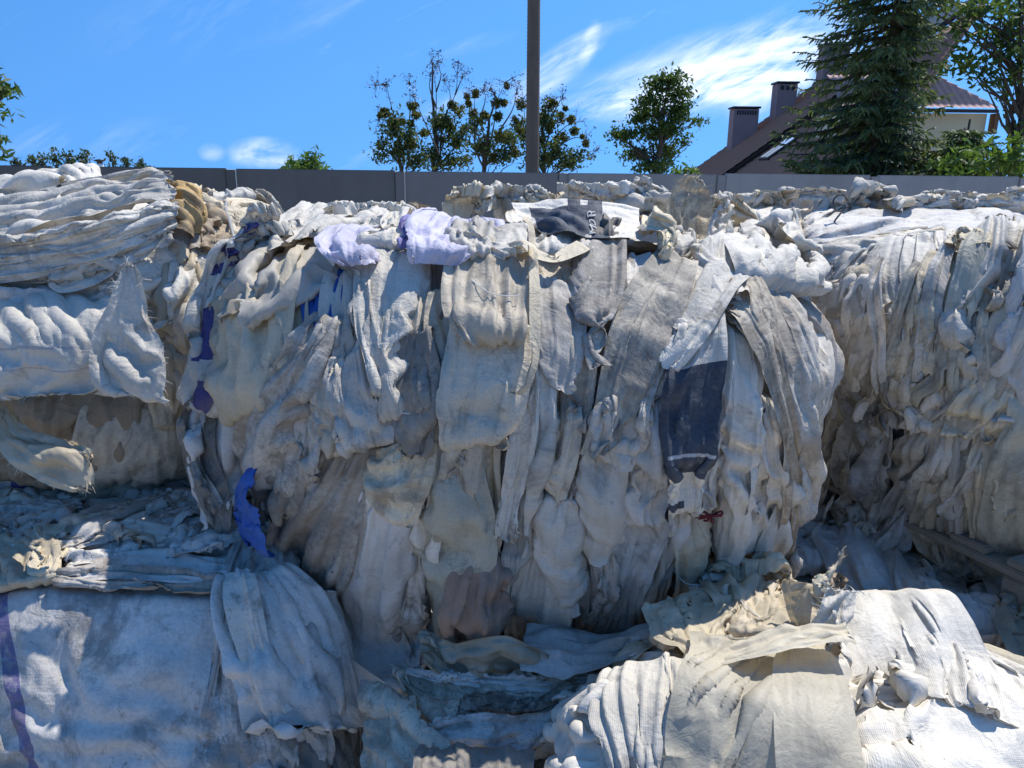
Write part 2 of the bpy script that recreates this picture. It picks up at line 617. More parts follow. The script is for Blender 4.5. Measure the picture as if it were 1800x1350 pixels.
def sheet(bale, st, tint='w', layer=1, sx=1.18, sy=1.05, bulge=None, free='', tuck=0.03, curl=0.0, rag=0.0, fray=0, dirt=0.4, film=0.0, weave=1.0,
          folds=None, name='woven_sack', label=None, mat=None, size=None, hmax=0.024, local=None, world_pts=False, normal=None, amp=1.0, prints=None, thick=0.0, sxx=None, crease=1.0, facet=1.0, pleat=None):
    """st: stations along the sheet, each (xl, yl, xr, yr) in photo pixels (onto the bale's surface), or with Yl, Yr appended (free in space)"""
    sd = len(PANELS) + 11
    if free == '' and tuck == 0.03:
        free = ('lb', 'rb', 'lr', 'r', 'lr', 'rb', 'l', 'lrb')[(sd * 7919) % 8]
        if 'b' in free and not rag:
            rag = 0.03
    st = [tuple(s) for s in st]
    if not local and len(st[0]) == 4 and tuck == 0.03:
        st = [((a + c) / 2 + (a - c) * 0.54, (b + d) / 2 + (b - d) * 0.54, (a + c) / 2 + (c - a) * 0.54, (b + d) / 2 + (d - b) * 0.54) for a, b, c, d in st]
    sx0 = sxx or sx
    sx = sxx or 1 + max(sx - 1, 0.07) * 0.75
    sy = 1 + (sy - 1) * 0.15
    PANELS.append(dict(bale=bale, st=st, tint=tint, layer=layer, sx=sx, sy=sy, bulge=bulge, free=free, tuck=tuck, curl=curl, rag=rag, fray=fray, dirt=dirt,
                       film=film, weave=weave, folds=folds, name=name, label=label, mat=mat, size=size, hmax=hmax, local=local, world=world_pts,
                       normal=normal, amp=amp, prints=prints, crease=crease, facet=facet, pleat=pleat, seed=sd, sx0=sx0))
    return PANELS[-1]


def upsample(A, axis):
    A = np.moveaxis(A, axis, 0)
    n = A.shape[0]
    B = np.empty((2 * n - 1,) + A.shape[1:], A.dtype)
    B[0::2] = A
    B[1:-1:2] = (A[:-1] + A[1:]) * 0.5
    if n > 3:
        B[3:-3:2] = (9 * (A[1:-2] + A[2:-1]) - (A[:-3] + A[3:])) / 16
    return np.moveaxis(B, 0, axis)


def prepare(p, nv, nu):
    """base surface points and normals of a sheet on a (nv, nu) grid"""
    rs = np.random.RandomState(p['seed'] * 13 + 5)
    st = np.array([tuple(s) for s in p['st']], float)
    k = st.shape[1]
    S = smooth_path(st, nv)
    if p['rag'] and 'b' in p['free']:
        pass
    u = np.linspace(0, 1, nu)[None, :]
    B = np.empty((nv, nu, 3))
    Nn = np.empty((nv, nu, 3))
    if p['local']:
        X = S[:, 0:1] * (1 - u) + S[:, 2:3] * u
        Y = S[:, 1:2] * (1 - u) + S[:, 3:4] * u
        for i in range(nv):
            for j in range(nu):
                B[i, j], Nn[i, j] = p['bale'].local_hit(p['local'], X[i, j], Y[i, j])
    elif k == 6:
        X = S[:, 0:1] * (1 - u) + S[:, 2:3] * u
        Y = S[:, 1:2] * (1 - u) + S[:, 3:4] * u
        D = S[:, 4:5] * (1 - u) + S[:, 5:6] * u
        for i in range(nv):
            for j in range(nu):
                B[i, j] = at(X[i, j], Y[i, j], D[i, j])
        du = np.gradient(B, axis=1)
        dv = np.gradient(B, axis=0)
        n = np.cross(du, dv)
        n /= np.linalg.norm(n, axis=2, keepdims=True) + 1e-9
        if np.mean(np.sum(n * (CAM_O - B), 2)) < 0:
            n = -n
        Nn = n
    else:
        X = S[:, 0:1] * (1 - u) + S[:, 2:3] * u
        Y = S[:, 1:2] * (1 - u) + S[:, 3:4] * u
        for i in range(nv):
            for j in range(nu):
                B[i, j], Nn[i, j] = p['bale'].hit(X[i, j], Y[i, j])
    for _ in range(3):   # soften
        Nn[1:-1] = (Nn[:-2] + 2 * Nn[1:-1] + Nn[2:]) / 4
        Nn[:, 1:-1] = (Nn[:, :-2] + 2 * Nn[:, 1:-1] + Nn[:, 2:]) / 4
        if not p['local'] and k != 6:
            B[1:-1] = (B[:-2] + 2 * B[1:-1] + B[2:]) / 4
    Nn /= np.linalg.norm(Nn, axis=2, keepdims=True) + 1e-9
    wm = np.percentile(np.linalg.norm(np.diff(B, axis=1), axis=2).sum(1), 80)
    l0 = np.linalg.norm(np.diff(B, axis=0), axis=2).mean() * (nv - 1)
    # height profile
    uu = np.linspace(0, 1, nu)[None, :]
    vv = np.linspace(0, 1, nv)[:, None]
    pr = 1 - np.abs(2 * uu - 1) ** 2.6
    if 'l' in p['free']:
        pr = np.where(uu < 0.5, 1.0, pr)
    if 'r' in p['free']:
        pr = np.where(uu > 0.5, 1.0, pr)
    en = np.ones((nv, 1))
    if 't' not in p['free']:
        en = en * np.clip(vv / 0.08, 0, 1) ** 0.7
    if 'b' not in p['free']:
        en = en * np.clip((1 - vv) / 0.08, 0, 1) ** 0.7
    prof = np.minimum(pr * 1.0, 1) * en
    bulge = 0.42 * p['bulge'] if p['bulge'] is not None else min(0.008 + 0.07 * wm, 0.03)
    base = 0.0 if k == 6 else 0.006 + 0.015 * p['layer']
    tuck = min(p['tuck'], 0.28 * wm)
    h0 = base - 1.3 * tuck * (1 - prof) ** 2 * (0 if k == 6 else 1)
    h = h0 + bulge * prof + p['curl'] * np.clip((vv - 0.55) / 0.45, 0, 1) ** 2
    # pleats, running along the sheet and wandering a little: sharp-ridged and leaning to one side
    lam = rs.uniform(0.036, 0.075) if p['folds'] is None else wm / p['folds']
    k_ = 0.62 * np.clip((p['sx0'] - 1.02) / 0.2, 0.22, 1.25) * p['amp']
    f = np.zeros((nv, nu))
    for q in range(3):
        lq = lam * (1.0, 0.62, 1.9)[q] * rs.uniform(0.85, 1.15)
        ph = uu * wm / lq + rs.uniform(0, 1) + rs.normal(0, 0.45) * vv + 0.25 * np.sin(rs.uniform(1.5, 4) * vv * (1 + l0 / 0.4) + rs.uniform(0, 6))
        fr_ = ph - np.floor(ph)
        sk = rs.uniform(0.25, 0.75)
        tri = np.where(fr_ < sk, fr_ / sk, (1 - fr_) / (1 - sk)) * 2 - 1
        md = 0.45 + 0.55 * np.sin(rs.uniform(1.5, 5) * vv + rs.uniform(0, 6.28) + 2.0 * uu * rs.normal())
        f += tri * np.abs(md) * lq * (0.20, 0.13, 0.10)[q] * rs.uniform(0.6, 1.25)
    # a few cross folds
    f += 0.006 * rs.uniform(0.2, 1.0) * np.sin(2 * np.pi * (vv * l0 / rs.uniform(0.10, 0.22)) + rs.uniform(0, 6) + rs.uniform(-3, 3) * uu)
    h = h + np.clip(f, -0.018, 0.03) * k_ * (0.2 + 0.8 * prof)
    xs = B + Nn * h[:, :, None]
    w = np.linalg.norm(np.diff(xs, axis=1), axis=2).sum(1)
    l = np.median(np.linalg.norm(np.diff(xs, axis=0), axis=2).sum(0)) * 1.005
    wm2 = np.percentile(w, 80)
    wrest = (0.7 * w + 0.3 * np.maximum(w, 0.7 * wm2)) * (1.015 + 0.22 * (p['sx'] - 1))
    lrest = l * p['sy']
    h = h + rs.normal(0, 0.0012, (nv, nu)) * (0.2 + 0.8 * prof)
    x = B + Nn * h[:, :, None]
    # slack along the rows, so the sheet can also buckle lengthwise
    pin = np.zeros((nv, nu), bool)
    if 't' not in p['free']:
        pin[0] = True
    if 'b' not in p['free']:
        pin[-1] = True
    if 'l' not in p['free']:
        pin[:, 0] = True
    if 'r' not in p['free']:
        pin[:, -1] = True
    if not pin.any():
        pin[0] = True
    if p['rag'] and 'b' in p['free']:
        rr = np.cumsum(rs.normal(0, 1, nu))
        rr = (rr - rr.mean()) / (rr.std() + 1e-6)
        p['ragv'] = rr
    return dict(B=B, N=Nn, x=x, pin=pin, ru=wrest / (nu - 1), rv=np.full(nv - 1, lrest / (nv - 1)), hmin=h0 - 0.004, hmax=h0 + p['hmax'] + bulge * 0.8,
                W=wrest.mean(), Wr=wrest, L=lrest)


def proj(a, b, r, k, uni=False):
    d = b - a
    Ln = np.sqrt(np.einsum('...i,...i->...', d, d)) + 1e-9
    c = (Ln - r) / Ln
    if uni:
        np.minimum(c, 0, out=c)
    c *= 0.5 * k
    d *= c[..., None]
    a += d
    b -= d


def relax(x, ru, rv, B, Nn, hmin, hmax, pin, iters, kb, sag):
    P, V, U = x.shape[:3]
    x0 = x.copy()
    free = ~pin
    rud = np.broadcast_to(ru[:, :, None], (P, V, U - 1))
    rvd = np.broadcast_to(rv[:, :, None], (P, V - 1, U))
    rdg = np.sqrt(ru[:, :-1, None] ** 2 + rv[:, :, None] ** 2)
    rdg = np.broadcast_to(rdg, (P, V - 1, U - 1))
    for it in range(iters):
        x[..., 2] -= sag * free
        for s in (0, 1):
            e = U - 1 - s
            e -= e % 2
            proj(x[:, :, s:s + e:2], x[:, :, s + 1:s + e + 1:2], rud[:, :, s:s + e:2], 1.0)
            e = V - 1 - s
            e -= e % 2
            proj(x[:, s:s + e:2], x[:, s + 1:s + e + 1:2], rvd[:, s:s + e:2], 1.0)
        for s in (0, 1):
            e = V - 1 - s
            e -= e % 2
            proj(x[:, s:s + e:2, :-1], x[:, s + 1:s + e + 1:2, 1:], rdg[:, s:s + e:2], 0.25)
            proj(x[:, s:s + e:2, 1:], x[:, s + 1:s + e + 1:2, :-1], rdg[:, s:s + e:2], 0.25)
        if kb > 0:
            for s in range(4):
                m = len(range(s, U - 2, 4))
                if m:
                    proj(x[:, :, s:s + 4 * m:4][:, :, :m], x[:, :, s + 2::4][:, :, :m], 1.86 * ru[:, :, None], kb, True)
                m = len(range(s, V - 2, 4))
                if m:
                    proj(x[:, s:s + 4 * m:4][:, :m], x[:, s + 2::4][:, :m], 1.86 * rv[:, :1, None], kb, True)
        d = x - B
        h = np.einsum('...i,...i->...', d, Nn)
        fix = np.maximum(hmin - h, 0) - 0.8 * np.maximum(h - hmax, 0)
        x += Nn * fix[..., None]
        np.copyto(x, x0, where=pin[..., None])
    return x


def run_cloth():
    classes = {}
    for p in PANELS:
        st = np.array([tuple(s)[:4] for s in p['st']], float)
        if p['size']:
            c = p['size']
        elif p['local']:
            c = 'M'
        else:
            w = np.mean(np.hypot(st[:, 2] - st[:, 0], st[:, 3] - st[:, 1]))
            mid = (st[:, :2] + st[:, 2:4]) / 2
            l = np.sum(np.hypot(*np.diff(mid, axis=0).T))
            a = max(w, l)
            if a > 330:
                c = 'XL' if w > 170 else 'LT'
            elif w > 110:
                c = 'L'
            else:
                c = 'MT' if l > 1.7 * w else 'M'
        p['cls'] = c
        classes.setdefault(c, []).append(p)
    GRID = {'S': (13, 9, 1), 'M': (11, 13, 2), 'MT': (15, 11, 2), 'L': (13, 17, 2), 'LT': (23, 13, 2), 'XL': (19, 23, 2), 'F': (17, 13, 1), 'FT': (13, 7, 2)}
    jobs = []
    for c, ps in classes.items():
        for i in range(0, len(ps), 10):
            jobs.append((c, ps[i:i + 10]))

    prep = {}
    for c, ps in jobs:
        nv, nu, lv = GRID[c]
        for p in ps:
            prep[p['seed']] = prepare(p, nv, nu)

    def do(job):
        c, ps = job
        nv, nu, lv = GRID[c]
        D = [prep[p['seed']] for p in ps]
        A = {k: np.stack([d[k] for d in D]).astype(np.float32) for k in ('B', 'N', 'x', 'ru', 'rv', 'hmin', 'hmax')}
        pin = np.stack([d['pin'] for d in D])
        x = A['x'].copy()
        sag = np.array([0.0 if len(p['st'][0]) == 6 else 0.0004 for p in ps], np.float32)[:, None, None]
        x = relax(x, A['ru'], A['rv'], A['B'], A['N'], A['hmin'], A['hmax'], pin, 70, 0.14, sag)
        rs = np.random.RandomState(ps[0]['seed'])
        for l in range(lv):
            x = upsample(upsample(x, 1), 2)
            A['B'] = upsample(upsample(A['B'], 1), 2)
            A['N'] = upsample(upsample(A['N'], 1), 2)
            A['N'] /= np.linalg.norm(A['N'], axis=-1, keepdims=True)
            A['hmin'] = upsample(upsample(A['hmin'], 1), 2)
            A['hmax'] = upsample(upsample(A['hmax'], 1), 2)
            A['ru'] = upsample(A['ru'], 1) / 2
            A['rv'] = np.repeat(A['rv'], 2, axis=1) / 2
            V, U = x.shape[1:3]
            pn = np.zeros(x.shape[:3], bool)
            pn[:, 0] = pin[:, 0, nu // 2][:, None]
            pn[:, -1] = pin[:, -1, nu // 2][:, None]
            pn[:, :, 0] |= pin[:, nv // 2, 0][:, None]
            pn[:, :, -1] |= pin[:, nv // 2, -1][:, None]
            amp = 0.0012 if l == 0 else 0.0004
            x += A['N'] * (rs.normal(0, amp, x.shape[:3])[..., None] * ~pn[..., None]).astype(np.float32)
            x = relax(x, A['ru'], A['rv'], A['B'], A['N'], A['hmin'], A['hmax'], pn, 45 if l == 0 else 26, 0.04, sag * 0.5)
        return x

    with ThreadPoolExecutor(4) as ex:
        res = list(ex.map(do, jobs))
    for (c, ps), X in zip(jobs, res):
        for p, x in zip(ps, X):
            build_sheet(p, x.astype(float), prep[p['seed']])


def build_sheet(p, x, d):
    V, U = x.shape[:2]
    rs = np.random.RandomState(p['seed'])
    if 'ragv' in p and p['rag']:
        rr = np.interp(np.linspace(0, 1, U), np.linspace(0, 1, len(p['ragv'])), p['ragv']) + rs.normal(0, 0.25, U)
        k = V // 4
        row = x[-1] - x[-1 - k]
        w = np.linspace(0, 1, k + 1)[1:, None] ** 1.5
        for q in range(k):
            x[V - k + q] += row * (w[q] * rr[:, None] * p['rag'])
    # sharp straight creases, as stiff woven plastic takes them
    uu = np.broadcast_to(np.linspace(0, 1, U)[None, :] - 0.5, (V, U)) * d['W']
    vv = np.broadcast_to(np.linspace(0, 1, V)[:, None], (V, U)) * d['L']
    hh = np.zeros((V, U))
    for q in range(int(np.clip(3 + 60 * d['W'] * d['L'], 4, 16))):
        a = rs.normal(0, 0.5) if rs.rand() < 0.55 else rs.uniform(0, 3.14)
        dist = (uu - rs.uniform(-0.5, 0.5) * d['W']) * math.cos(a) + (vv - rs.uniform(0, 1) * d['L']) * math.sin(a)
        lim = rs.uniform(0.02, 0.07) * (1 + 0.5 * (p['facet'] > 1.2))
        hh += (np.minimum(np.abs(dist), lim) - lim) * rs.uniform(0.05, 0.15) * (1 if rs.rand() < 0.5 else -1) * p['facet']
    hh -= hh.mean()
    # long narrow folds: crisp ridges and grooves that run down the sheet
    pk = p['pleat'] if p['pleat'] is not None else float(np.clip(0.35 + (p['sx0'] - 1.04) * 5, 0.35, 1.0))
    Wv = np.interp(np.linspace(0, 1, V), np.linspace(0, 1, len(d['Wr'])), d['Wr'])[:, None]
    vn = np.linspace(0, 1, V)[:, None]
    ux = (np.linspace(0, 1, U)[None, :] - 0.5) * Wv
    for q in range(int(np.clip(d['W'] / 0.0095, 5, 44))):
        path = (rs.uniform(-0.52, 0.52) + rs.normal(0, 0.15) * (vn - 0.5)) * Wv + 0.012 * rs.rand() * np.sin(rs.uniform(2, 7) * vn + rs.uniform(0, 6))
        dist = ux - path
        wl, wr = rs.uniform(0.003, 0.007), rs.uniform(0.010, 0.032)
        kind = rs.rand()
        if kind < 0.35:
            wr = rs.uniform(0.004, 0.012)
        if rs.rand() < 0.5:
            wl, wr = wr, wl
        tent = np.maximum(0, 1 - np.where(dist < 0, -dist / wl, dist / wr))
        c0, hl = rs.uniform(0, 1), rs.uniform(0.2, 0.7)
        win = np.clip(1 - np.abs((vn - c0) / hl) ** 3, 0, 1)
        hh += tent * win * (min(wl, wr) + 0.3 * max(wl, wr)) * (rs.uniform(0.35, 0.85) if rs.rand() < 0.62 else -rs.uniform(0.3, 0.7)) * pk
    K = int(np.clip(200 * d['W'] * d['L'], 4, 26))
    for q in range(K):
        a = rs.normal(0, 0.55) if rs.rand() < 0.7 else rs.uniform(0, 3.14)
        ca, sa = math.cos(a), math.sin(a)
        c0, c1 = rs.uniform(-0.5, 0.5) * d['W'], rs.uniform(0, 1) * d['L']
        dist = (uu - c0) * ca + (vv - c1) * sa
        along = (vv - c1) * ca - (uu - c0) * sa
        wd = rs.uniform(0.008, 0.035)
        ln = rs.uniform(0.04, 0.22)
        side = rs.uniform(0.4, 1.0)
        tent = np.maximum(0, 1 - np.abs(dist) / np.where(dist > 0, wd, wd * side))
        hh += tent * np.maximum(0, 1 - (along / ln) ** 2) * wd * rs.uniform(-0.30, 0.34)
    # hems: the sewn double edge stands a little proud
    for sd, q in (('l', uu + 0.5 * d['W']), ('r', 0.5 * d['W'] - uu)):
        if sd in p['free'] and p['crease'] > 0.4 and rs.rand() < 0.7:
            hm = rs.uniform(0.012, 0.024)
            hh += 0.0035 * np.clip((hm - q) / 0.004, 0, 1) - 0.002 * np.exp(-((q - hm - 0.003) / 0.003) ** 2)
    du, dv = np.gradient(x, axis=1), np.gradient(x, axis=0)
    nn = np.cross(du, dv)
    nn /= np.linalg.norm(nn, axis=2, keepdims=True) + 1e-9
    nref = d['N']
    if np.mean(np.sum(nn[V // 2, U // 2] * nref[nref.shape[0] // 2, nref.shape[1] // 2])) < 0:
        nn = -nn
    x = x + nn * (hh * p['crease'])[:, :, None]
    p['x'] = x
    p['uvlen'] = (d['W'], d['L'])
    o = p['bale'].root.location if p['bale'] is not None else Vector((0, 0, 0))
    Vx = x.reshape(-1, 3)
    i = np.arange(V - 1)[:, None] * U + np.arange(U - 1)[None]
    Q = np.stack((i, i + 1, i + U + 1, i + U), -1).reshape(-1, 4)
    uu = np.broadcast_to(np.linspace(0, 1, U)[None, :], (V, U))
    vv = np.broadcast_to(np.linspace(0, 1, V)[:, None], (V, U))
    Wr = np.interp(np.linspace(0, 1, V), np.linspace(0, 1, len(d['Wr'])), d['Wr'])
    um = (uu - 0.5) * Wr[:, None]
    uv = np.stack((um, vv * d['L']), -1).reshape(-1, 2)
    uvp = np.stack((uu, vv), -1).reshape(-1, 2)
    if p['fray']:
        fv, fq, fu = [], [], []
        n0 = len(Vx)
        edges = []
        if 'b' in p['free']:
            edges.append((x[-1], x[-1] - x[-3], uv.reshape(V, U, 2)[-1]))
        if 'r' in p['free']:
            edges.append((x[:, -1], x[:, -1] - x[:, -3], uv.reshape(V, U, 2)[:, -1]))
        if 'l' in p['free']:
            edges.append((x[:, 0], x[:, 0] - x[:, 2], uv.reshape(V, U, 2)[:, 0]))
        if 't' in p['free']:
            edges.append((x[0], x[0] - x[2], uv.reshape(V, U, 2)[0]))
        for E, D_, UVe in edges:
            m = int(p['fray'])
            for q in range(m):
                s = rs.uniform(0, len(E) - 1.001)
                a = int(s)
                b = E[a] * (1 - s + a) + E[a + 1] * (s - a)
                dr = D_[a] / (np.linalg.norm(D_[a]) + 1e-9)
                tg = E[a + 1] - E[a]
                tg = tg / (np.linalg.norm(tg) + 1e-9)
                ln = min(rs.gamma(2.0, 0.006), 0.03)
                wv = 0.0006 + 0.0007 * rs.rand()
                bend = rs.normal(0, 0.5, 3)
                pts = [b - dr * 0.004]
                cur = dr + 0.5 * rs.normal(0, 0.6, 3)
                for z in range(3):
                    cur = cur + 0.35 * bend + np.array((0, 0, -0.15))
                    pts.append(pts[-1] + cur / (np.linalg.norm(cur) + 1e-9) * ln / 3)
                for z in range(3):
                    k0 = n0 + len(fv)
                    w0 = wv * (1 - 0.25 * z)
                    w1 = wv * (1 - 0.25 * (z + 1))
                    fv += [pts[z] - tg * w0, pts[z] + tg * w0, pts[z + 1] + tg * w1, pts[z + 1] - tg * w1]
                    fq.append((k0, k0 + 1, k0 + 2, k0 + 3))
                    fu += [UVe[a]] * 4
        if fv:
            Vx = np.concatenate((Vx, np.array(fv)))
            Q = np.concatenate((Q, np.array(fq)))
            uv = np.concatenate((uv, np.array(fu)))
            uvp = np.concatenate((uvp, np.zeros((len(fv), 2)) - 1))
    me = mesh_np(p['name'], Vx - np.array(o), Q)
    li = Q.ravel()
    for nm, a in (('UVMap', uv), ('P', uvp)):
        if nm == 'P' and not p['prints']:
            continue
        lay = me.uv_layers.new(name=nm)
        lay.data.foreach_set('uv', np.ascontiguousarray(a[li], np.float32).ravel())
    tint = TINT[p['tint']] if isinstance(p['tint'], str) else p['tint']
    j = 1 + rs.uniform(-0.15, 0.07)
    mat = p['mat'] or (make_fabric('printed_' + p['name'], p['prints']) if p['prints'] else FABRIC)
    ob = obj(p['name'], me, mat, p['bale'].root if p['bale'] is not None else None, tint=tuple(c * j * k for c, k in zip(tint, (1.0, 0.958, 0.88) if p['tint'] in list('wWgdcbBsmk') else (1, 1, 1))), dirt=float(p['dirt']), film=float(p['film']), weave=float(p['weave']))
    if p['label']:
        ob['label'] = p['label']
    p['obj'] = ob


def on_sheet(p, u, v, lift=0.003):
    """point on a finished sheet at 0..1 coordinates, lifted towards its outer side"""
    x = p['x']
    V, U = x.shape[:2]
    fu, fv = np.clip(u, 0, 1) * (U - 1.001), np.clip(v, 0, 1) * (V - 1.001)
    a, b = int(fu), int(fv)
    s, t = fu - a, fv - b
    q = (x[b, a] * (1 - s) + x[b, a + 1] * s) * (1 - t) + (x[b + 1, a] * (1 - s) + x[b + 1, a + 1] * s) * t
    n = np.cross(x[b, a + 1] - x[b, a], x[b + 1, a] - x[b, a])
    n /= np.linalg.norm(n) + 1e-9
    if np.dot(n, CAM_O - q) < 0:
        n = -n
    return q + n * lift, n


def filler(bale, face, n, region, ang=0.0, spread=0.35, wl=(0.10, 0.30), ll=(0.3, 0.9), tints='wwgbcd', layer=0, dirt=(0.3, 0.8), seed=1, **kw):
    """folded sheets packed at random over one face of a bale (face coordinates -1..1); ang: 0 = running down the face"""
    rs = np.random.RandomState(seed)
    ax = bale.half[{'front': 0, 'back': 0, 'left': 1, 'right': 1, 'top': 0}[face]]
    ay = bale.half[1] if face == 'top' else bale.half[2]
    for _ in range(n):
        cx, cy = rs.uniform(region[0], region[1]) * ax, rs.uniform(region[2], region[3]) * ay
        a = ang + rs.normal(0, spread)
        L_, W_ = rs.uniform(*ll), rs.uniform(*wl)
        dx, dy = math.sin(a), -math.cos(a)
        cv = rs.normal(0, 0.10) * L_
        st = []
        for q in np.linspace(-0.5, 0.5, 4):
            wq = W_ * (1 - 0.75 * (2 * q) ** 2 * rs.uniform(0.3, 1.0)) * 0.5
            ox = cx + dx * q * L_ - dy * cv * (1 - 4 * q * q)
            oy = cy + dy * q * L_ + dx * cv * (1 - 4 * q * q)
            st.append(((ox + dy * wq) / ax, (oy - dx * wq) / ay, (ox - dy * wq) / ax, (oy + dx * wq) / ay))
        A_ = np.array(st).reshape(-1, 2)
        for ax_ in (0, 1):
            ext = A_[:, ax_].max() - A_[:, ax_].min()
            if ext > 1.8:
                mc = A_[:, ax_].mean()
                A_[:, ax_] = mc + (A_[:, ax_] - mc) * 1.8 / ext
            A_[:, ax_] -= max(0, A_[:, ax_].max() - 0.92)
            A_[:, ax_] += max(0, -0.92 - A_[:, ax_].min())
        st = [tuple(r) for r in A_.reshape(-1, 4)]
        kk = dict(tint=tints[rs.randint(len(tints))], layer=layer - 1.6 + rs.uniform(0, 1.2), dirt=rs.uniform(*dirt), sx=rs.uniform(1.15, 1.45), sy=rs.uniform(1.02, 1.12),
                  local=face, size='F', film=1.0 if rs.rand() < 0.12 else 0.0, hmax=0.02, bulge=0.006)
        if rs.rand() < 0.35:
            kk.update(free='b', rag=0.25, fray=10 if rs.rand() < 0.5 else 0, curl=0.02)
        kk.update(kw)
        sheet(bale, st, **kk)


# ------------------------------------------------------------------ ground
def build_ground():
    t = NT('yard_ground')
    tc = t.N('ShaderNodeTexCoord').outputs['Object']
    n1, n2 = t.noise(tc, 0.8, 6, 0.6), t.noise(tc, 25, 5, 0.7)
    c = t.mix(n1, (0.34, 0.31, 0.26), (0.50, 0.46, 0.39))
    c = t.mix(t.ramp(n2, 0.35, 0.65), c, (0.28, 0.255, 0.215))
    m = t.done(t.bsdf(c, 0.95, 0.2, n2, 0.5, 0.02).outputs[0])
    V = np.array([(-2500, -300, 0), (2500, -300, 0), (2500, 4000, 0), (-2500, 4000, 0)], float)
    obj('ground', mesh_np('ground', V, np.array([[0, 1, 2, 3]]), False), m, kind='structure')


build_ground()


# ------------------------------------------------------------------ precast concrete wall
def build_wall():
    t = NT('precast_concrete')
    tc = t.N('ShaderNodeTexCoord').outputs['Object']
    tn = t.attr('tone').outputs['Fac']
    n1 = t.noise(tc, 1.3, 7, 0.62)
    n2 = t.noise(t.scalevec(tc, (3, 3, 0.5)), 2.0, 6, 0.65)
    n3 = t.noise(tc, 60, 4, 0.6)
    v = t.math('MULTIPLY', tn, t.math('ADD', 0.62, t.math('ADD', t.math('MULTIPLY', n1, 0.42), t.math('MULTIPLY', n2, 0.34))))
    cb = t.N('ShaderNodeCombineColor')
    t.L(v, cb.inputs[0])
    t.L(t.math('MULTIPLY', v, 0.975), cb.inputs[1])
    t.L(t.math('MULTIPLY', v, 0.94), cb.inputs[2])
    m = t.done(t.bsdf(cb.outputs[0], 0.85, 0.25, n3, 0.25, 0.005).outputs[0])
    t2 = NT('joint_mortar')
    m2 = t2.done(t2.bsdf((0.62, 0.60, 0.56), 0.9, 0.2).outputs[0])
    phi = R(4.55)
    D = np.array((math.cos(phi), math.sin(phi), 0))
    Nn = np.array((-math.sin(phi), math.cos(phi), 0))
    P0 = np.array((-5.38, 9.37, 0))
    top = EYE + 0.005
    root = empty('concrete_wall', 'long dark grey wall of smooth precast concrete panels behind the bales', 'wall', tuple(P0))
    rot = Matrix.Rotation(phi, 3, 'Z')
    rs = random.Random(4)
    for i in range(-4, 12):
        a = P0 + D * (2.0 * i)
        c = a + D * 1.0
        bm = bmesh.new()
        hh = top + rs.uniform(-0.012, 0.012)
        bm_box(bm, Vector(c - P0 + np.array((0, 0, hh / 2))), (1.885, 0.06, hh), rot, 0.008)
        bm_obj('wall_panel', bm, m, root, tone=float(np.interp(i, [-2, 1, 3, 6], [0.10, 0.14, 0.27, 0.37])) * rs.uniform(0.94, 1.06))
        bm = bmesh.new()
        bm_box(bm, Vector(a - P0 + np.array((0, 0, top / 2 - 0.006))), (0.11, 0.10, top - 0.012), rot, 0.008)
        bm_obj('wall_post', bm, m, root, tone=float(np.interp(i, [-2, 1, 3, 6], [0.083, 0.112, 0.235, 0.33])))
        if i in (0, 1, 2):
            bm = bmesh.new()
            bm_box(bm, Vector(a - P0 + D * 0.0585 - Nn * 0.036 + np.array((0, 0, top - 0.38 + 0.005))), (0.012, 0.012, 0.72 if i else 0.30), rot)
            bm_obj('mortar_joint', bm, m2, root)


build_wall()


# ------------------------------------------------------------------ pole
def build_pole():
    t = NT('pole_concrete')
    tc = t.N('ShaderNodeTexCoord').outputs['Object']
    n1 = t.noise(t.scalevec(tc, (1, 1, 0.25)), 8, 6, 0.65)
    c = t.mix(n1, (0.085, 0.066, 0.05), (0.20, 0.165, 0.13))
    m = t.done(t.bsdf(c, 0.85, 0.25, t.noise(tc, 60, 4), 0.4, 0.01).outputs[0])
    Y = 13.0
    b, tp = at(935.5, 308, Y), at(938.5, 0, Y)
    d = (tp - b) / (tp[2] - b[2])
    zs = np.arange(0, 9.2, 0.028)
    pts = np.array([b + d * (z - b[2]) for z in zs])
    pts[:, 1] = Y
    rad = (0.118 - 0.0042 * zs) * (1 + 0.022 * np.where(np.arange(len(zs)) % 2, 1, -1))
    V, Q = tube_arrays(pts - pts[0], rad, 20)
    o = obj('utility_pole', mesh_np('utility_pole', V, Q), m)
    o.location = pts[0]
    o['label'] = 'tall dark ribbed pole rising behind the wall near the middle'
    o['category'] = 'pole'


build_pole()


# ------------------------------------------------------------------ vegetation
def leaf_mat(name, a, b, trans=0.35, gloss=0.35):
    t = NT(name)
    ri = t.N('ShaderNodeNewGeometry').outputs['Random Per Island']
    tc = t.N('ShaderNodeTexCoord').outputs['Object']
    n = t.noise(tc, 1.7, 3)
    f = t.math('ADD', t.math('MULTIPLY', ri, 0.65), t.math('MULTIPLY', t.math('SUBTRACT', n, 0.3), 0.8), clamp=True)
    c = t.mix(f, a, b)
    p = t.bsdf(c, 0.5, gloss)
    tr = t.N('ShaderNodeBsdfTranslucent')
    t.L(t.mix(1.0, c, (1.0, 1.0, 0.55), 'MULTIPLY'), tr.inputs[0])
    ms = t.N('ShaderNodeMixShader')
    ms.inputs[0].default_value = trans
    t.L(p.outputs[0], ms.inputs[1])
    t.L(tr.outputs[0], ms.inputs[2])
    return t.done(ms.outputs[0])


def bark_mat(name, a, b):
    t = NT(name)
    tc = t.N('ShaderNodeTexCoord').outputs['Object']
    n = t.noise(t.scalevec(tc, (6, 6, 1.5)), 3, 5, 0.6)
    return t.done(t.bsdf(t.mix(n, a, b), 0.9, 0.2, n, 0.6, 0.03).outputs[0])


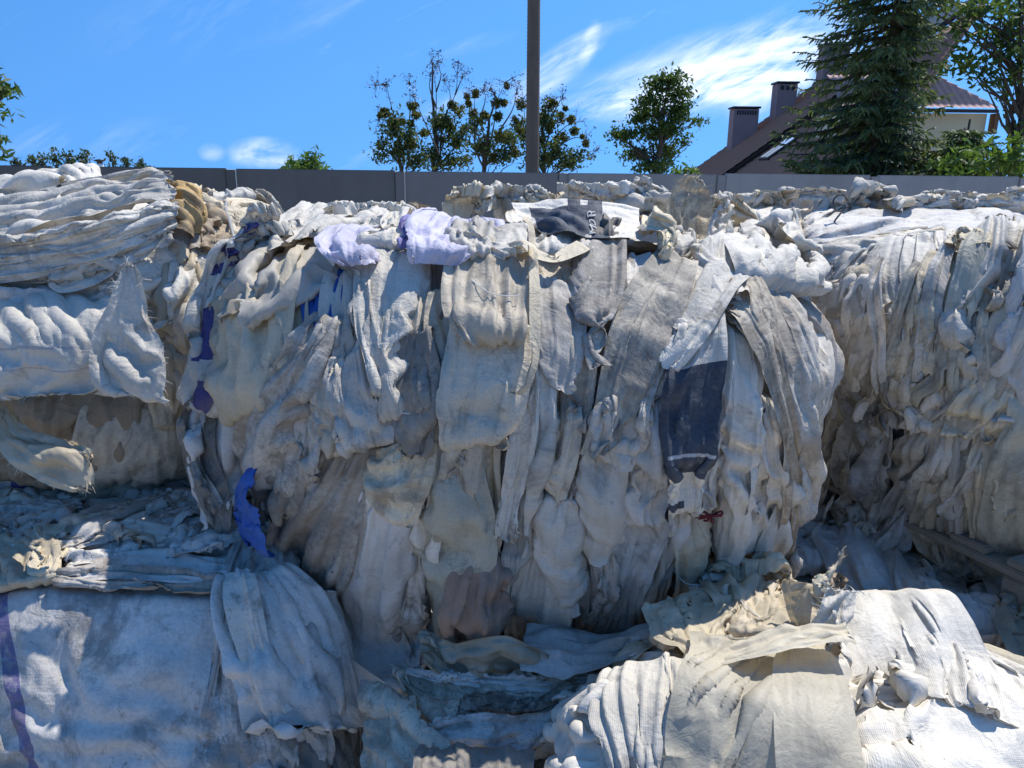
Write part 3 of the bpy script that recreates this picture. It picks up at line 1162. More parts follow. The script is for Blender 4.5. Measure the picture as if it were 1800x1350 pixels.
LEAF_G = leaf_mat('leaf_green', (0.045, 0.085, 0.022), (0.12, 0.19, 0.045), 0.45)
LEAF_D = leaf_mat('leaf_dark', (0.05, 0.08, 0.03), (0.12, 0.165, 0.055), 0.5)
LEAF_M = leaf_mat('leaf_mistletoe', (0.075, 0.085, 0.028), (0.18, 0.19, 0.055), 0.5)
LEAF_B = leaf_mat('leaf_bright', (0.07, 0.13, 0.03), (0.16, 0.26, 0.055), 0.5)
NEEDLE = leaf_mat('needle', (0.06, 0.095, 0.045), (0.20, 0.26, 0.11), 0.4, 0.3)
FARLEAF = leaf_mat('leaf_far', (0.045, 0.07, 0.04), (0.09, 0.13, 0.06), 0.45)
BUD = leaf_mat('twig_buds', (0.06, 0.045, 0.05), (0.11, 0.075, 0.085), 0.1)
BARK = bark_mat('bark_dark', (0.05, 0.042, 0.035), (0.13, 0.11, 0.09))


def quads(C, S, rs, elong=1.5, droop=0.0):
    """leaf quads: centres C (n,3), sizes S (n,) in random attitudes"""
    n = len(C)
    a = rs.normal(0, 1, (n, 3))
    a[:, 2] -= droop
    a /= np.linalg.norm(a, axis=1, keepdims=True) + 1e-9
    b = rs.normal(0, 1, (n, 3))
    b -= a * np.sum(a * b, 1, keepdims=True)
    b /= np.linalg.norm(b, axis=1, keepdims=True) + 1e-9
    s = S[:, None]
    V = np.stack((C - a * s * elong, C + b * s * 0.6 - a * s * 0.1, C + a * s * elong, C - b * s * 0.6 - a * s * 0.1), 1).reshape(-1, 3)
    return V, np.arange(4 * n).reshape(-1, 4)


def clumps(blobs, n_per, rs, leaf, clump=0.35, elong=1.5, shell=0.6, droop=0.0):
    """leaves in small clumps inside ellipsoids (centre, radii)"""
    Cs, Ss = [], []
    for (c, r) in blobs:
        vol = (r[0] * r[1] * r[2]) ** (2 / 3)
        k = max(3, int(n_per * vol))
        d = rs.normal(0, 1, (k, 3))
        d /= np.linalg.norm(d, axis=1, keepdims=True)
        rad = shell + (1 - shell) * rs.rand(k, 1)
        rad *= (1 + 0.25 * rs.normal(0, 1, (k, 1)))
        cc = c + d * rad * r
        m = 9
        L_ = (cc[:, None] + rs.normal(0, clump * 0.5, (k, m, 3)) * np.array((1, 1, 0.7))).reshape(-1, 3)
        Cs.append(L_)
        Ss.append(leaf * rs.uniform(0.6, 1.35, len(L_)))
    return quads(np.concatenate(Cs), np.concatenate(Ss), rs, elong, droop)


def limb(a, b, rs, n=9, wig=0.08, lift=0.15):
    a, b = np.array(a, float), np.array(b, float)
    s = np.linspace(0, 1, n)[:, None]
    L_ = np.linalg.norm(b - a)
    P = a + (b - a) * s
    P[:, 2] += lift * L_ * np.sin(np.pi * s[:, 0]) * 0.5
    w = np.cumsum(rs.normal(0, 1, (n, 3)), 0)
    w -= w[0] + (w[-1] - w[0]) * s
    return P + w * wig * L_ / 4


def px_blob(cx, cy, rx, ry, Y, dy=0.0, depth=None):
    c = at(cx, cy, Y + dy)
    k = Y / F * 1.02
    return c, np.array((rx * k, (depth or (rx + ry) / 2) * k, ry * k))


def tree(name, label, base_px, Y, blobs, leafmat, rs_seed, trunk_r=0.2, n_per=30, leaf=0.12, clump=0.4, extra_limbs=(), shell=0.5, elong=1.4, cat='tree', group=None, trunk_top=None, droop=0.0):
    rs = np.random.RandomState(rs_seed)
    b0 = at(base_px[0], base_px[1], Y)
    base = np.array((b0[0], Y, 0.0))
    root = empty(name, label, cat, tuple(base), group)
    B = [px_blob(*q[:4], Y, (rs.uniform(-1, 1) * q[2] * Y / F * 0.7)) for q in blobs]
    parts = []
    topc = max(B, key=lambda q: q[0][2])[0]
    if trunk_top is not None:
        topc = at(trunk_top[0], trunk_top[1], Y)
    tr = limb(base, topc, rs, 14, 0.05, 0.0)
    parts.append(tube_arrays(tr, np.linspace(trunk_r, trunk_r * 0.18, 14), 8))
    for (c, r) in B:
        k = np.argmin(np.linalg.norm(tr - (c - np.array((0, 0, 0.5 * np.linalg.norm(c - tr[-1]) + 0.3))), axis=1))
        k = min(max(k, 3), 12)
        for q in range(3):
            e = c + rs.normal(0, 0.4, 3) * r
            lb = limb(tr[k], e, rs, 8, 0.10, 0.10)
            parts.append(tube_arrays(lb, np.linspace(trunk_r * 0.32, trunk_r * 0.05, 8), 5))
    for pts in extra_limbs:
        P = np.array([at(x, y, Y + rs.uniform(-0.3, 0.3)) for x, y in pts])
        P = smooth_path(np.hstack((P, P)), 12)[:, :3]
        parts.append(tube_arrays(P, np.linspace(trunk_r * 0.34, trunk_r * 0.06, 12), 5))
    V, Q = join_arrays(parts)
    obj('trunk', mesh_np('trunk', V - base, Q), BARK, root)
    V, Q = clumps(B, n_per, rs, leaf, clump, elong, shell, droop)
    obj('crown', mesh_np('crown', V - base, Q, False), leafmat, root)
    return root, base, rs


def build_trees():
    z = lambda X, Yq: (600 + X / 3.6, 50 + Yq / 3.6)
    Y = 45.0
    MIST = 'sparse trees hung with mistletoe behind the wall'
    sets = [
        ('bare-topped tree with mistletoe balls, leftmost of its clump', (722, 296), (690, 200),
         [(690, 225, 22, 26), (700, 265, 25, 25), (670, 262, 14, 30), (735, 280, 25, 22), (716, 240, 22, 24)],
         [(275, 535, 26), (245, 550, 14), (450, 490, 34), (470, 548, 32), (380, 590, 22), (440, 600, 20), (330, 600, 26), (525, 662, 28), (440, 740, 36)],
         [[z(430, 860), z(400, 700), z(330, 540), z(285, 355)], [z(430, 860), z(430, 640), z(435, 440), z(430, 350)], [z(620, 800), z(540, 620), z(455, 430)], [z(330, 540), z(240, 570)], [z(285, 355), z(215, 360)]]),
        ('bare-topped tree with mistletoe balls, tallest of its clump', (774, 298), (760, 110),
         [(775, 215, 25, 25), (800, 245, 28, 26), (760, 270, 22, 24), (795, 285, 30, 18)],
         [(605, 612, 32), (735, 520, 46), (690, 612, 40), (660, 590, 28), (780, 640, 34), (700, 480, 26), (730, 720, 32), (790, 835, 34), (640, 700, 26)],
         [[z(625, 880), z(600, 600), z(600, 400), z(572, 210)], [z(625, 880), z(640, 600), z(720, 420), z(740, 220)], [z(600, 400), z(630, 300), z(610, 220)], [z(640, 640), z(690, 430), z(650, 330)], [z(720, 420), z(765, 310)], [z(625, 860), z(740, 730), z(850, 650)], [z(600, 500), z(560, 380), z(565, 290)]]),
        ('bare-topped tree with mistletoe balls, just left of the pole', (850, 298), (870, 160),
         [(850, 255, 25, 28), (880, 275, 25, 22), (835, 215, 16, 20), (893, 245, 20, 20)],
         [(805, 475, 20), (850, 412, 20), (835, 535, 34), (912, 552, 24), (980, 470, 30), (1030, 470, 24), (1048, 365, 16), (990, 560, 34), (1060, 705, 46), (880, 760, 44), (1000, 680, 36), (795, 430, 14), (1090, 780, 40), (960, 820, 34)],
         [[z(900, 880), z(850, 760), z(840, 540), z(850, 400)], [z(900, 880), z(960, 640), z(990, 450), z(1040, 345)], [z(1000, 650), z(1080, 520), z(1110, 400)], [z(850, 640), z(910, 460), z(900, 390)], [z(990, 450), z(950, 390)]]),
        ('tree with mistletoe balls and thin leaves, right behind the pole', (955, 298), (960, 185),
         [(960, 215, 22, 26), (975, 270, 30, 25), (1000, 285, 25, 18), (925, 240, 22, 30), (1015, 275, 22, 10), (940, 285, 25, 16)],
         [(1140, 480, 34), (1115, 590, 44), (1130, 640, 36), (1310, 490, 42), (1340, 470, 26), (1385, 572, 40), (1452, 576, 26), (1475, 650, 30), (1400, 690, 36), (1320, 625, 40), (1550, 730, 24), (1280, 560, 30), (1260, 720, 44), (1350, 745, 34), (1300, 830, 40), (1418, 508, 12), (1525, 685, 12)],
         [[z(1270, 900), z(1300, 720), z(1340, 560), z(1310, 440)], [z(1300, 740), z(1420, 620), z(1480, 600)], [z(1300, 800), z(1450, 700), z(1550, 690)], [z(1270, 900), z(1180, 700), z(1150, 450)], [z(1330, 560), z(1400, 430)], [z(1290, 850), z(1450, 800), z(1620, 770)]]),
    ]
    for i, (lab, base, top, blobs, balls, limbs) in enumerate(sets):
        Yt = Y + (0, 2.2, -1.5, 1.0)[i]
        root, b, rs = tree('mistletoe_tree', lab, base, Yt, blobs, LEAF_D, 100 + i, 0.17, 78, 0.085, 0.42, limbs, 0.15, 1.4, 'tree', MIST, top)
        for X, Yq, r in balls:
            x, y = z(X, Yq)
            c, rr = px_blob(x, y, r / 3.6, r / 3.6, Yt, rs.uniform(-0.6, 0.6))
            n = 130
            d = rs.normal(0, 1, (n, 3))
            d /= np.linalg.norm(d, axis=1, keepdims=True)
            V, Q = quads(c + d * rr * 1.08 * (rs.rand(n, 1) ** 0.55) * rs.uniform(0.75, 1.15, (1, 3)), 0.085 * rs.uniform(0.7, 1.3, n), rs, 1.6)
            obj('mistletoe_ball', mesh_np('mistletoe_ball', V - b, Q, False), LEAF_M, root)
        # bud clusters at the bare tips
        C = []
        tw = []
        for l in limbs:
            e = np.array(at(*l[-1], Yt))
            for q in range(9):
                f = e + rs.normal(0, 1, 3) * np.array((0.28, 0.3, 0.32))
                tw.append(tube_arrays(limb(e + (f - e) * -0.3, f, rs, 4, 0.1, 0.1), np.linspace(0.016, 0.007, 4), 3))
                C.append(f + rs.normal(0, 0.10, (7, 3)))
        C = np.concatenate(C)
        V, Q = quads(C, 0.04 * rs.uniform(0.6, 1.4, len(C)), rs, 2.0)
        obj('bud_twigs', mesh_np('bud_twigs', V - b, Q, False), BUD, root, kind='stuff')
        V, Q = join_arrays(tw)
        obj('bare_twigs', mesh_np('bare_twigs', V - b, Q), BARK, root, kind='stuff')
    tree('leafy_tree', 'bright green leafy tree right of the pole', (1150, 300), 42.0,
         [(1178, 140, 30, 14), (1150, 150, 22, 14), (1195, 165, 22, 16), (1140, 178, 30, 16), (1128, 205, 26, 16), (1190, 200, 24, 30), (1098, 238, 26, 14), (1150, 235, 34, 16), (1224, 213, 16, 6), (1170, 268, 30, 14), (1120, 270, 30, 14), (1082, 236, 12, 8), (1172, 225, 24, 16), (1200, 250, 16, 8), (1150, 293, 44, 10), (1160, 200, 22, 14)],
         LEAF_G, 121, 0.16, 130, 0.085, 0.36, [[(1150, 300), (1140, 240), (1130, 200)], [(1150, 290), (1190, 240), (1222, 214)], [(1150, 280), (1100, 250), (1072, 236)], [(1150, 290), (1170, 200), (1180, 135)]], 0.2)
    tree('young_tree', 'feathery top of a young tree just clearing the wall', (535, 300), 24.0,
         [(520, 288, 18, 10), (545, 286, 20, 14), (535, 294, 30, 10), (560, 294, 16, 7), (505, 294, 10, 6), (548, 274, 12, 5)], LEAF_B, 122, 0.05, 150, 0.055, 0.2, [], 0.2, 2.2)
    tree('leafy_bush', 'low bright green bush behind the wall left of the house', (1215, 302), 30.0, [(1205, 300, 20, 8), (1185, 303, 14, 6), (1222, 302, 10, 6)], LEAF_B, 123, 0.04, 120, 0.07, 0.25, [], 0.2, 1.6, 'bush')
    tree('ash_tree', 'tree cut off by the left edge of the picture', (-70, 300), 16.0,
         [(-45, 130, 42, 40), (-38, 185, 38, 25), (-46, 260, 40, 36), (-8, 158, 14, 14), (2, 156, 16, 6), (-12, 116, 14, 18), (-12, 272, 12, 24), (-4, 247, 9, 5), (-70, 200, 60, 80), (14, 158, 8, 4)], LEAF_G, 124, 0.13, 75, 0.05, 0.22, [], 0.4, 2.4, 'tree', None, None, 0.4)
    # tree on the right edge, dark trunk with open leafy limbs
    tree('maple_tree', 'leafy tree with a dark trunk at the right edge behind the spruce', (1792, 300), 20.0,
         [(1740, 20, 60, 30), (1700, 60, 30, 20), (1690, 112, 34, 26), (1725, 130, 40, 24), (1770, 110, 40, 40), (1745, 70, 40, 30), (1800, 50, 50, 50), (1775, 165, 20, 16), (1830, 130, 50, 60), (1812, 210, 30, 20), (1690, 20, 20, 14), (1640, 12, 24, 12), (1790, -20, 80, 40), (1798, 240, 14, 10)],
         LEAF_G, 125, 0.12, 52, 0.075, 0.28, [[(1790, 240), (1760, 150), (1720, 120)], [(1790, 260), (1796, 120), (1800, -40)], [(1790, 200), (1740, 70), (1720, 10)], [(1790, 180), (1770, 60)]], 0.35, 1.5, 'tree', None, (1800, -80))
    tree('garden_bush', 'bright green bush behind the wall at the right', (1720, 305), 15.0,
         [(1700, 285, 50, 26), (1660, 292, 30, 18), (1750, 285, 40, 28), (1790, 265, 30, 34), (1800, 300, 40, 22), (1735, 262, 20, 14), (1790, 245, 14, 14)], LEAF_B, 126, 0.05, 110, 0.055, 0.2, [], 0.4, 1.8, 'bush')
    tree('dark_bush', 'dark low shrub in front of the house gable', (1450, 305), 17.0,
         [(1410, 298, 26, 12), (1450, 292, 36, 18), (1500, 290, 40, 20), (1400, 290, 12, 8)], LEAF_D, 127, 0.05, 110, 0.055, 0.2, [], 0.4, 1.6, 'bush')
    # far tree line on the left
    for i, (x, w, top) in enumerate([(30, 14, 282), (58, 16, 276), (75, 16, 272), (97, 26, 268), (120, 22, 270), (138, 18, 272), (152, 18, 271), (198, 20, 274), (222, 16, 279), (246, 10, 286), (262, 12, 296)]):
        Yt = 75.0 + (i * 37 % 9)
        rs = np.random.RandomState(300 + i)
        h = 303 - top
        blobs = [(x + rs.normal(0, w * 0.12), 303 - h * q, w * (0.62 - 0.42 * q) + 1.5, h * 0.2 + 1.2) for q in (0.12, 0.35, 0.58, 0.8, 0.97)]
        tree('distant_tree', ('%s distant tree in the row over the left wall' % ('far left', 'second from left', 'third from left', 'widest', 'fifth from left', 'sixth, narrow', 'seventh, nearest the lantern', 'broad, just right of the lantern', 'second right of the lantern', 'thin, second from last', 'last, tiny')[i]), (x, 303), Yt, blobs, FARLEAF, 310 + i, 0.14, 12, 0.16, 0.45, [], 0.3, 1.3, 'tree', 'row of distant trees over the wall on the left', (x, top))


build_trees()


def build_spruce(px, Y, H, LB, seed, label, step=0.21):
    rs = np.random.RandomState(seed)
    base = np.array((at(px, 303, Y)[0], Y, 0.0))
    root = empty('spruce_tree', label, 'tree', tuple(base), 'spruces by the house')
    tr = np.array([base + np.array((0.02 * z_, 0, z_)) for z_ in np.linspace(0, H, 14)])
    parts = [tube_arrays(tr, np.linspace(0.018 * H, 0.02, 14), 8)]
    Vs, n0 = [], 0
    zs = np.arange(0.9, H - 0.1, step)
    for zi in zs:
        Lb = LB * (1 - zi / H) ** 0.72 * 1.0 + 0.15
        if zi < 2.0:
            Lb *= 1.05
        for q in range(11):
            az = rs.uniform(0, 2 * np.pi)
            L_ = Lb * rs.uniform(0.6, 1.15)
            if math.cos(az) > 0.2 and 3.0 < zi < 5.2:
                L_ *= 0.62
            n = 10
            s = np.linspace(0, 1, n)
            out = s * L_
            up = 0.10 * L_ * s - 0.42 * L_ * s ** 1.6 + 0.22 * L_ * s ** 4
            d = np.array((math.cos(az), math.sin(az), 0))
            P = base + np.array((0, 0, zi)) + out[:, None] * d + up[:, None] * np.array((0, 0, 1))
            P += rs.normal(0, 0.02, P.shape)
            parts.append(tube_arrays(P, np.linspace(0.028, 0.006, n) * (L_ / 2 + 0.4), 4))
            side = np.array((-d[1], d[0], 0))
            m = int(15 + 19 * L_)
            for k in range(m):
                t_ = rs.uniform(0.12, 1.0)
                p = np.array([np.interp(t_, s, P[:, c]) for c in range(3)])
                sg = 1 if rs.rand() < 0.5 else -1
                tl = (0.16 + 0.30 * L_ * (1 - t_) * 0.55) * rs.uniform(0.6, 1.2)
                dirv = d * rs.uniform(0.3, 0.9) + sg * side * rs.uniform(0.3, 1.0) + np.array((0, 0, rs.uniform(-0.55, 0.12)))
                if t_ > 0.95:
                    dirv = d + np.array((0, 0, 0.15))
                dirv /= np.linalg.norm(dirv)
                droop = -0.25 * tl
                # a spray: needles along the twig in two crossed ragged blades
                for w_ in range(3):
                    a = p + dirv * tl * (w_ / 3)
                    b_ = p + dirv * tl * ((w_ + 1.15) / 3) + np.array((0, 0, droop * ((w_ + 1) / 3) ** 2))
                    nrm = np.cross(dirv, rs.normal(0, 1, 3))
                    nrm /= np.linalg.norm(nrm) + 1e-9
                    wv = 0.023 * rs.uniform(0.7, 1.3)
                    Vs += [a - nrm * wv * 0.8, b_ - nrm * wv, b_ + dirv * wv, b_ + nrm * wv, a + nrm * wv * 0.8][:0] or [a - nrm * wv, a + nrm * wv * 0.9, b_ + nrm * wv * 0.45, b_ - nrm * wv * 0.45]
    V, Q = join_arrays(parts)
    obj('trunk', mesh_np('trunk', V - base, Q), BARK, root)
    V = np.array(Vs)
    obj('crown', mesh_np('crown', V - base, np.arange(len(V)).reshape(-1, 4), False), NEEDLE, root)


build_spruce(1530, 17.5, 9.5, 2.5, 77, 'big dark spruce with drooping branches in front of the house')
build_spruce(1685, 16.0, 3.0, 1.5, 78, 'small spruce at the right foot of the big one', 0.17)


# ------------------------------------------------------------------ house
def tile_sheet(origin, eu, ev, nu_t, nv_t, tw, th, nrm, wave=0.03, step=0.025, sub=6):
    """a tiled slope: eu along the eave, ev up the slope; rolled pantiles with a step at every course"""
    U = np.arange(nu_t * sub + 1) / sub
    prof = wave * (0.5 + 0.5 * np.cos(2 * np.pi * U)) ** 0.8
    Vs, rows = [], []
    for j in range(nv_t):
        for (v, h) in ((j, step), (j + 0.999, 0.0)):
            P = origin + U[:, None] * tw * eu + v * th * ev + (prof + h)[:, None] * nrm
            Vs.append(P)
    Vs = np.array(Vs)
    nr, nc = Vs.shape[:2]
    i = np.arange(nr - 1)[:, None] * nc + np.arange(nc - 1)[None]
    Q = np.stack((i, i + 1, i + nc + 1, i + nc), -1).reshape(-1, 4)
    return Vs.reshape(-1, 3), Q


def build_house():
    def tile_mat(name, a, b):
        t = NT(name)
        tc = t.N('ShaderNodeTexCoord').outputs['Object']
        n = t.noise(tc, 2.5, 6, 0.65)
        n2 = t.noise(tc, 14, 4, 0.6)
        return t.done(t.bsdf(t.mix(t.math('ADD', t.math('MULTIPLY', n, 0.6), t.math('MULTIPLY', n2, 0.4)), a, b), 0.75, 0.3).outputs[0])
    TB = tile_mat('brown_tiles', (0.24, 0.125, 0.085), (0.40, 0.24, 0.175))
    TP = tile_mat('pink_tiles', (0.56, 0.32, 0.26), (0.70, 0.47, 0.40))
    t = NT('cream_render')
    n = t.noise(t.N('ShaderNodeTexCoord').outputs['Object'], 1.2, 5)
    CREAM = t.done(t.bsdf(t.mix(n, (0.52, 0.50, 0.36), (0.64, 0.62, 0.47)), 0.9, 0.2).outputs[0])
    t = NT('chimney_brick')
    n = t.noise(t.N('ShaderNodeTexCoord').outputs['Object'], 4, 5)
    CH = t.done(t.bsdf(t.mix(n, (0.26, 0.185, 0.185), (0.36, 0.27, 0.27)), 0.85, 0.2).outputs[0])
    t = NT('dark_metal')
    DK = t.done(t.bsdf((0.03, 0.027, 0.026), 0.5, 0.4).outputs[0])
    t = NT('roof_glass')
    GL = t.done(t.bsdf((0.55, 0.60, 0.66), 0.08, 0.9).outputs[0])
    t = NT('brown_board')
    WD = t.done(t.bsdf((0.16, 0.085, 0.05), 0.7, 0.3).outputs[0])
    Xe, m = 8.55, 0.73
    base = np.array((Xe, 22.0, 0.0))
    root = empty('house', 'house with a steep brown tiled roof and three chimneys behind the spruce', 'house', tuple(base))
    sl = np.array((1, 0, m)) / math.hypot(1, m)
    nr = np.array((-m, 0, 1)) / math.hypot(1, m)
    ey = np.array((0, 1.0, 0))

    def rp(d, Y, h=0.0):
        return np.array((Xe + d, Y, EYE + m * d)) + nr * h
    # two roof sections with a step between them
    for (Y0, Y1, h) in ((22.0, 31.0, 0.0), (31.0, 37.3, 0.22)):
        nt_ = int((Y1 - Y0) / 0.30)
        V, Q = tile_sheet(rp(-1.6, Y0, h), ey, sl, nt_, 29, (Y1 - Y0) / nt_, 0.36, nr, 0.035, 0.03, 4)
        dd = ((V[:, 0] - Xe))
        lim = np.where(V[:, 1] < 31.0, 1.7 + np.maximum(V[:, 1] - 22.0, 0) / 9.0 * 7.1, 8.8) if Y0 < 30 else np.full(len(V), 8.8)
        V[:, 2] -= np.maximum(dd - lim, 0) * m
        V[:, 0] -= np.maximum(dd - lim, 0)
        o = obj('roof_tiles', mesh_np('roof_tiles', V - base, Q), TB, root)
        o['kind'] = 'stuff'
        bm = bmesh.new()
        top_n, top_f = (1.6, 8.6) if Y0 < 30 else (8.6, 8.6)
        lo_ = [rp(-1.55, Y0 + .01, h - 0.03), rp(top_n, Y0 + .01, h - 0.03), rp(top_f, Y1 - .01, h - 0.03), rp(-1.55, Y1 - .01, h - 0.03)]
        va = [bm.verts.new(Vector(q - base)) for q in lo_]
        vb = [bm.verts.new(Vector(q - nr * 0.2 - base)) for q in lo_]
        bm.faces.new(va)
        bm.faces.new(vb[::-1])
        for q in range(4):
            bm.faces.new((va[q], vb[q], vb[(q + 1) % 4], va[(q + 1) % 4]))
        bmesh.ops.recalc_face_normals(bm, faces=bm.faces[:])
        bm_obj('roof', bm, DK if h else WD, root)
    # barge board along the near gable
    rot = Matrix((sl, ey, nr)).transposed()
    bm = bmesh.new()
    bm_box(bm, Vector(rp(-1.6, 21.95, -0.12) + sl * 2.03 - base), (4.06, 0.08, 0.24), rot, 0.01)
    bm_obj('barge_board', bm, WD, root)
    bm = bmesh.new()
    bm_box(bm, Vector(rp(-1.6, 31.0, 0.16) + sl * 5.2 - base), (10.4, 0.14, 0.10), rot, 0.01)
    bm_obj('roof_edge', bm, DK, root)
    # walls under the roof
    V = []
    for Y0, xr in ((22.5, 1.5), (37.0, 8.4)):
        V += [(Xe - 1.0, Y0, 0), (Xe + xr + .1, Y0, 0), (Xe + xr + .1, Y0, EYE + m * xr - 0.45), (Xe + xr, Y0, EYE + m * xr - 0.4), (Xe - 1.0, Y0, EYE - m - 0.4)]
    me = bpy.data.meshes.new('wall')
    me.from_pydata([tuple(np.array(v) - base) for v in V], [], [(0, 1, 2, 3, 4), (9, 8, 7, 6, 5), (0, 4, 9, 5), (1, 6, 7, 2)])
    obj('wall', me, CREAM, root)
    # roof windows: pixel corners lie on the slope
    def on_roof(px, py, h=0.0):
        d = ray(px, py)
        o0 = rp(0, 0, h)
        tt = np.dot(o0 - CAM_O, nr) / np.dot(d, nr)
        return CAM_O + d * tt
    for (cx, cy, w, l) in ((1372, 263, 0.95, 1.25), (1284, 292, 0.95, 1.3), (1256, 301, 0.95, 1.2)):
        c = on_roof(cx, cy)
        bm = bmesh.new()
        bm_box(bm, Vector(c + nr * 0.06 - base), (l + 0.16, w + 0.16, 0.12), rot, 0.02)
        f = bm_obj('roof_window', bm, DK, root)
        for q in (-1, 1):
            bm = bmesh.new()
            bm_box(bm, Vector(c + nr * 0.125 + ey * q * w * 0.26 - base), (l, w * 0.42, 0.02), rot)
            g = bm_obj('pane', bm, GL, f)
    c = on_roof(1312, 286)
    bm = bmesh.new()
    bm_box(bm, Vector(c + nr * 0.10 - base), (1.6, 0.9, 0.2), rot, 0.02)
    bm_obj('roof_hatch', bm, WD, root)
    # chimneys
    for (x0, x1, top, Yc, nf) in ((1290, 1337, 187, 35.6, 8), (1367, 1405, 143, 35.6, 3), (1451, 1498, 75, 35.2, 4)):
        a, b = at(x0, top, Yc), at(x1, top, Yc)
        w = b[0] - a[0]
        cx = (a[0] + b[0]) / 2
        zt = (a[2] + b[2]) / 2
        zb = EYE + m * (cx - Xe) - 1.2
        bm = bmesh.new()
        bm_box(bm, Vector((cx, Yc + 0.4, (zt + zb) / 2 - 0.05) - base), (w - 0.08, 0.8, zt - zb - 0.1), None, 0.01)
        ch = bm_obj('chimney', bm, CH, root)
        bm = bmesh.new()
        bm_box(bm, Vector((cx, Yc + 0.4, zt - 0.04) - base), (w + 0.04, 0.92, 0.08), None, 0.01)
        bm_obj('chimney_cap', bm, DK, ch)
        for q in range(nf):
            fx = cx + w * (-0.38 + 0.76 * (q + 0.5) / nf)
            bm = bmesh.new()
            bm_box(bm, Vector((fx, Yc - 0.001, zt - 0.26) - base), (w * 0.76 / nf * 0.6, 0.03, 0.17), None)
            bm_obj('flue_opening', bm, DK, ch)
    # wing with the paler roof, eave towards us
    Yw = 25.0
    e0, e1 = at(1478, 189, Yw), at(1756, 189, Yw)
    ze = e0[2]
    wd = e1[0] - e0[0]
    up = np.array((0, 0.80, 0.60))
    nn = np.array((0, -0.60, 0.80))
    ex = np.array((1.0, 0, 0))
    nt_ = int(wd / 0.22)
    V, Q = tile_sheet(np.array((e0[0], Yw, ze)), ex, up, nt_, 6, wd / nt_, 0.30, nn, 0.035, 0.03, 5)
    # hip: courses shorten towards the top on the right
    vv = (V[:, 1] - Yw) / 0.8
    right = e1[0] - vv * 0.75
    V[:, 0] = np.minimum(V[:, 0], right)
    obj('wing_roof', mesh_np('wing_roof', V - base, Q), TP, root)
    bm = bmesh.new()
    bm_box(bm, Vector(((e0[0] + e1[0]) / 2, Yw + 0.0, ze - 0.06) - base), (wd, 0.12, 0.10), None, 0.02)
    bm_obj('gutter', bm, DK, root)
    bm = bmesh.new()
    bm_box(bm, Vector(((e0[0] + e1[0]) / 2, Yw + 1.3, ze / 2 - 0.05) - base), (wd - 0.3, 2.0, ze - 0.12), None)
    bm_obj('wing_wall', bm, CREAM, root)
    bm = bmesh.new()
    bm_box(bm, Vector(np.array((at(1752, 215, Yw)[0], Yw + 0.16, ze - 0.42)) - base), (0.12, 0.3, 0.6), None)
    bm_obj('rafter_end', bm, WD, root)


build_house()


def build_lamp():
    t = NT('lamp_black')
    BK = t.done(t.bsdf((0.02, 0.02, 0.022), 0.5, 0.4).outputs[0])
    t = NT('lamp_globe')
    WH = t.done(t.bsdf((0.8, 0.8, 0.78), 0.3, 0.5).outputs[0])
    Y = 24.0
    c = at(176, 291, Y)
    root = empty('lantern', 'small lantern with a black cap and white globe peeking over the wall', 'lamp', (c[0], Y, 0))
    b = np.array((c[0], Y, 0))
    V, Q = tube_arrays(np.array([(0, 0, 0), (0, 0, c[2] - 0.14)]), 0.045, 10)
    obj('lamp_post', mesh_np('lamp_post', V, Q), BK, root)
    prof = [(0.0, -0.10), (0.08, -0.08), (0.11, 0.0), (0.08, 0.08), (0.0, 0.10)]

    def lathe(pr, zc):
        th = np.linspace(0, 2 * np.pi, 16, endpoint=False)
        P = np.array([[(r * math.cos(a), r * math.sin(a), z_ + zc) for a in th] for r, z_ in pr])
        n = 16
        i = np.arange(len(pr) - 1)[:, None] * n
        j = np.arange(n)[None]
        Q = np.stack((i + j, i + (j + 1) % n, i + n + (j + 1) % n, i + n + j), -1).reshape(-1, 4)
        return P.reshape(-1, 3), Q
    V, Q = lathe(prof, c[2] - 0.02)
    obj('lamp_globe', mesh_np('lamp_globe', V, Q), WH, root)
    V, Q = lathe([(0.0, 0.06), (0.16, 0.03), (0.15, 0.0), (0.09, -0.02), (0.07, -0.10)], c[2] + 0.13)
    obj('lamp_cap', mesh_np('lamp_cap', V, Q), BK, root)


build_lamp()


# ------------------------------------------------------------------ the big bale in the middle
MAIN = Bale('bale', 'big barrel-shaped bale of grey sacks in the middle with a navy printed band', (0.055, 1.99, EYE - 0.60), (0.675, 0.54, 0.43),
            p=2.8, taper=0.21, lump=0.025, seed=3)
MB = MAIN


def mn(st, **k):
    if k.get('sx', 1.18) > 1.09:
        k['sx'] = max(k.get('sx', 1.18), 1.18)
    k_ = int(st[0][0] * 7 + st[0][1] * 3) % 9
    if k_ == 0 and 'film' not in k and k.get('tint') in ('w', 's') and k.get('sx', 1.18) >= 1.2:
        k.update(film=.8, weave=.3, tint='c', dirt=.3)
    if len(st[0]) == 4 and all(max(s[1], s[3]) <= 394 for s in st):
        k['layer'] = k.get('layer', 1) * 0.35
        k['bulge'] = 0.015
    return sheet(MB, st, **k)


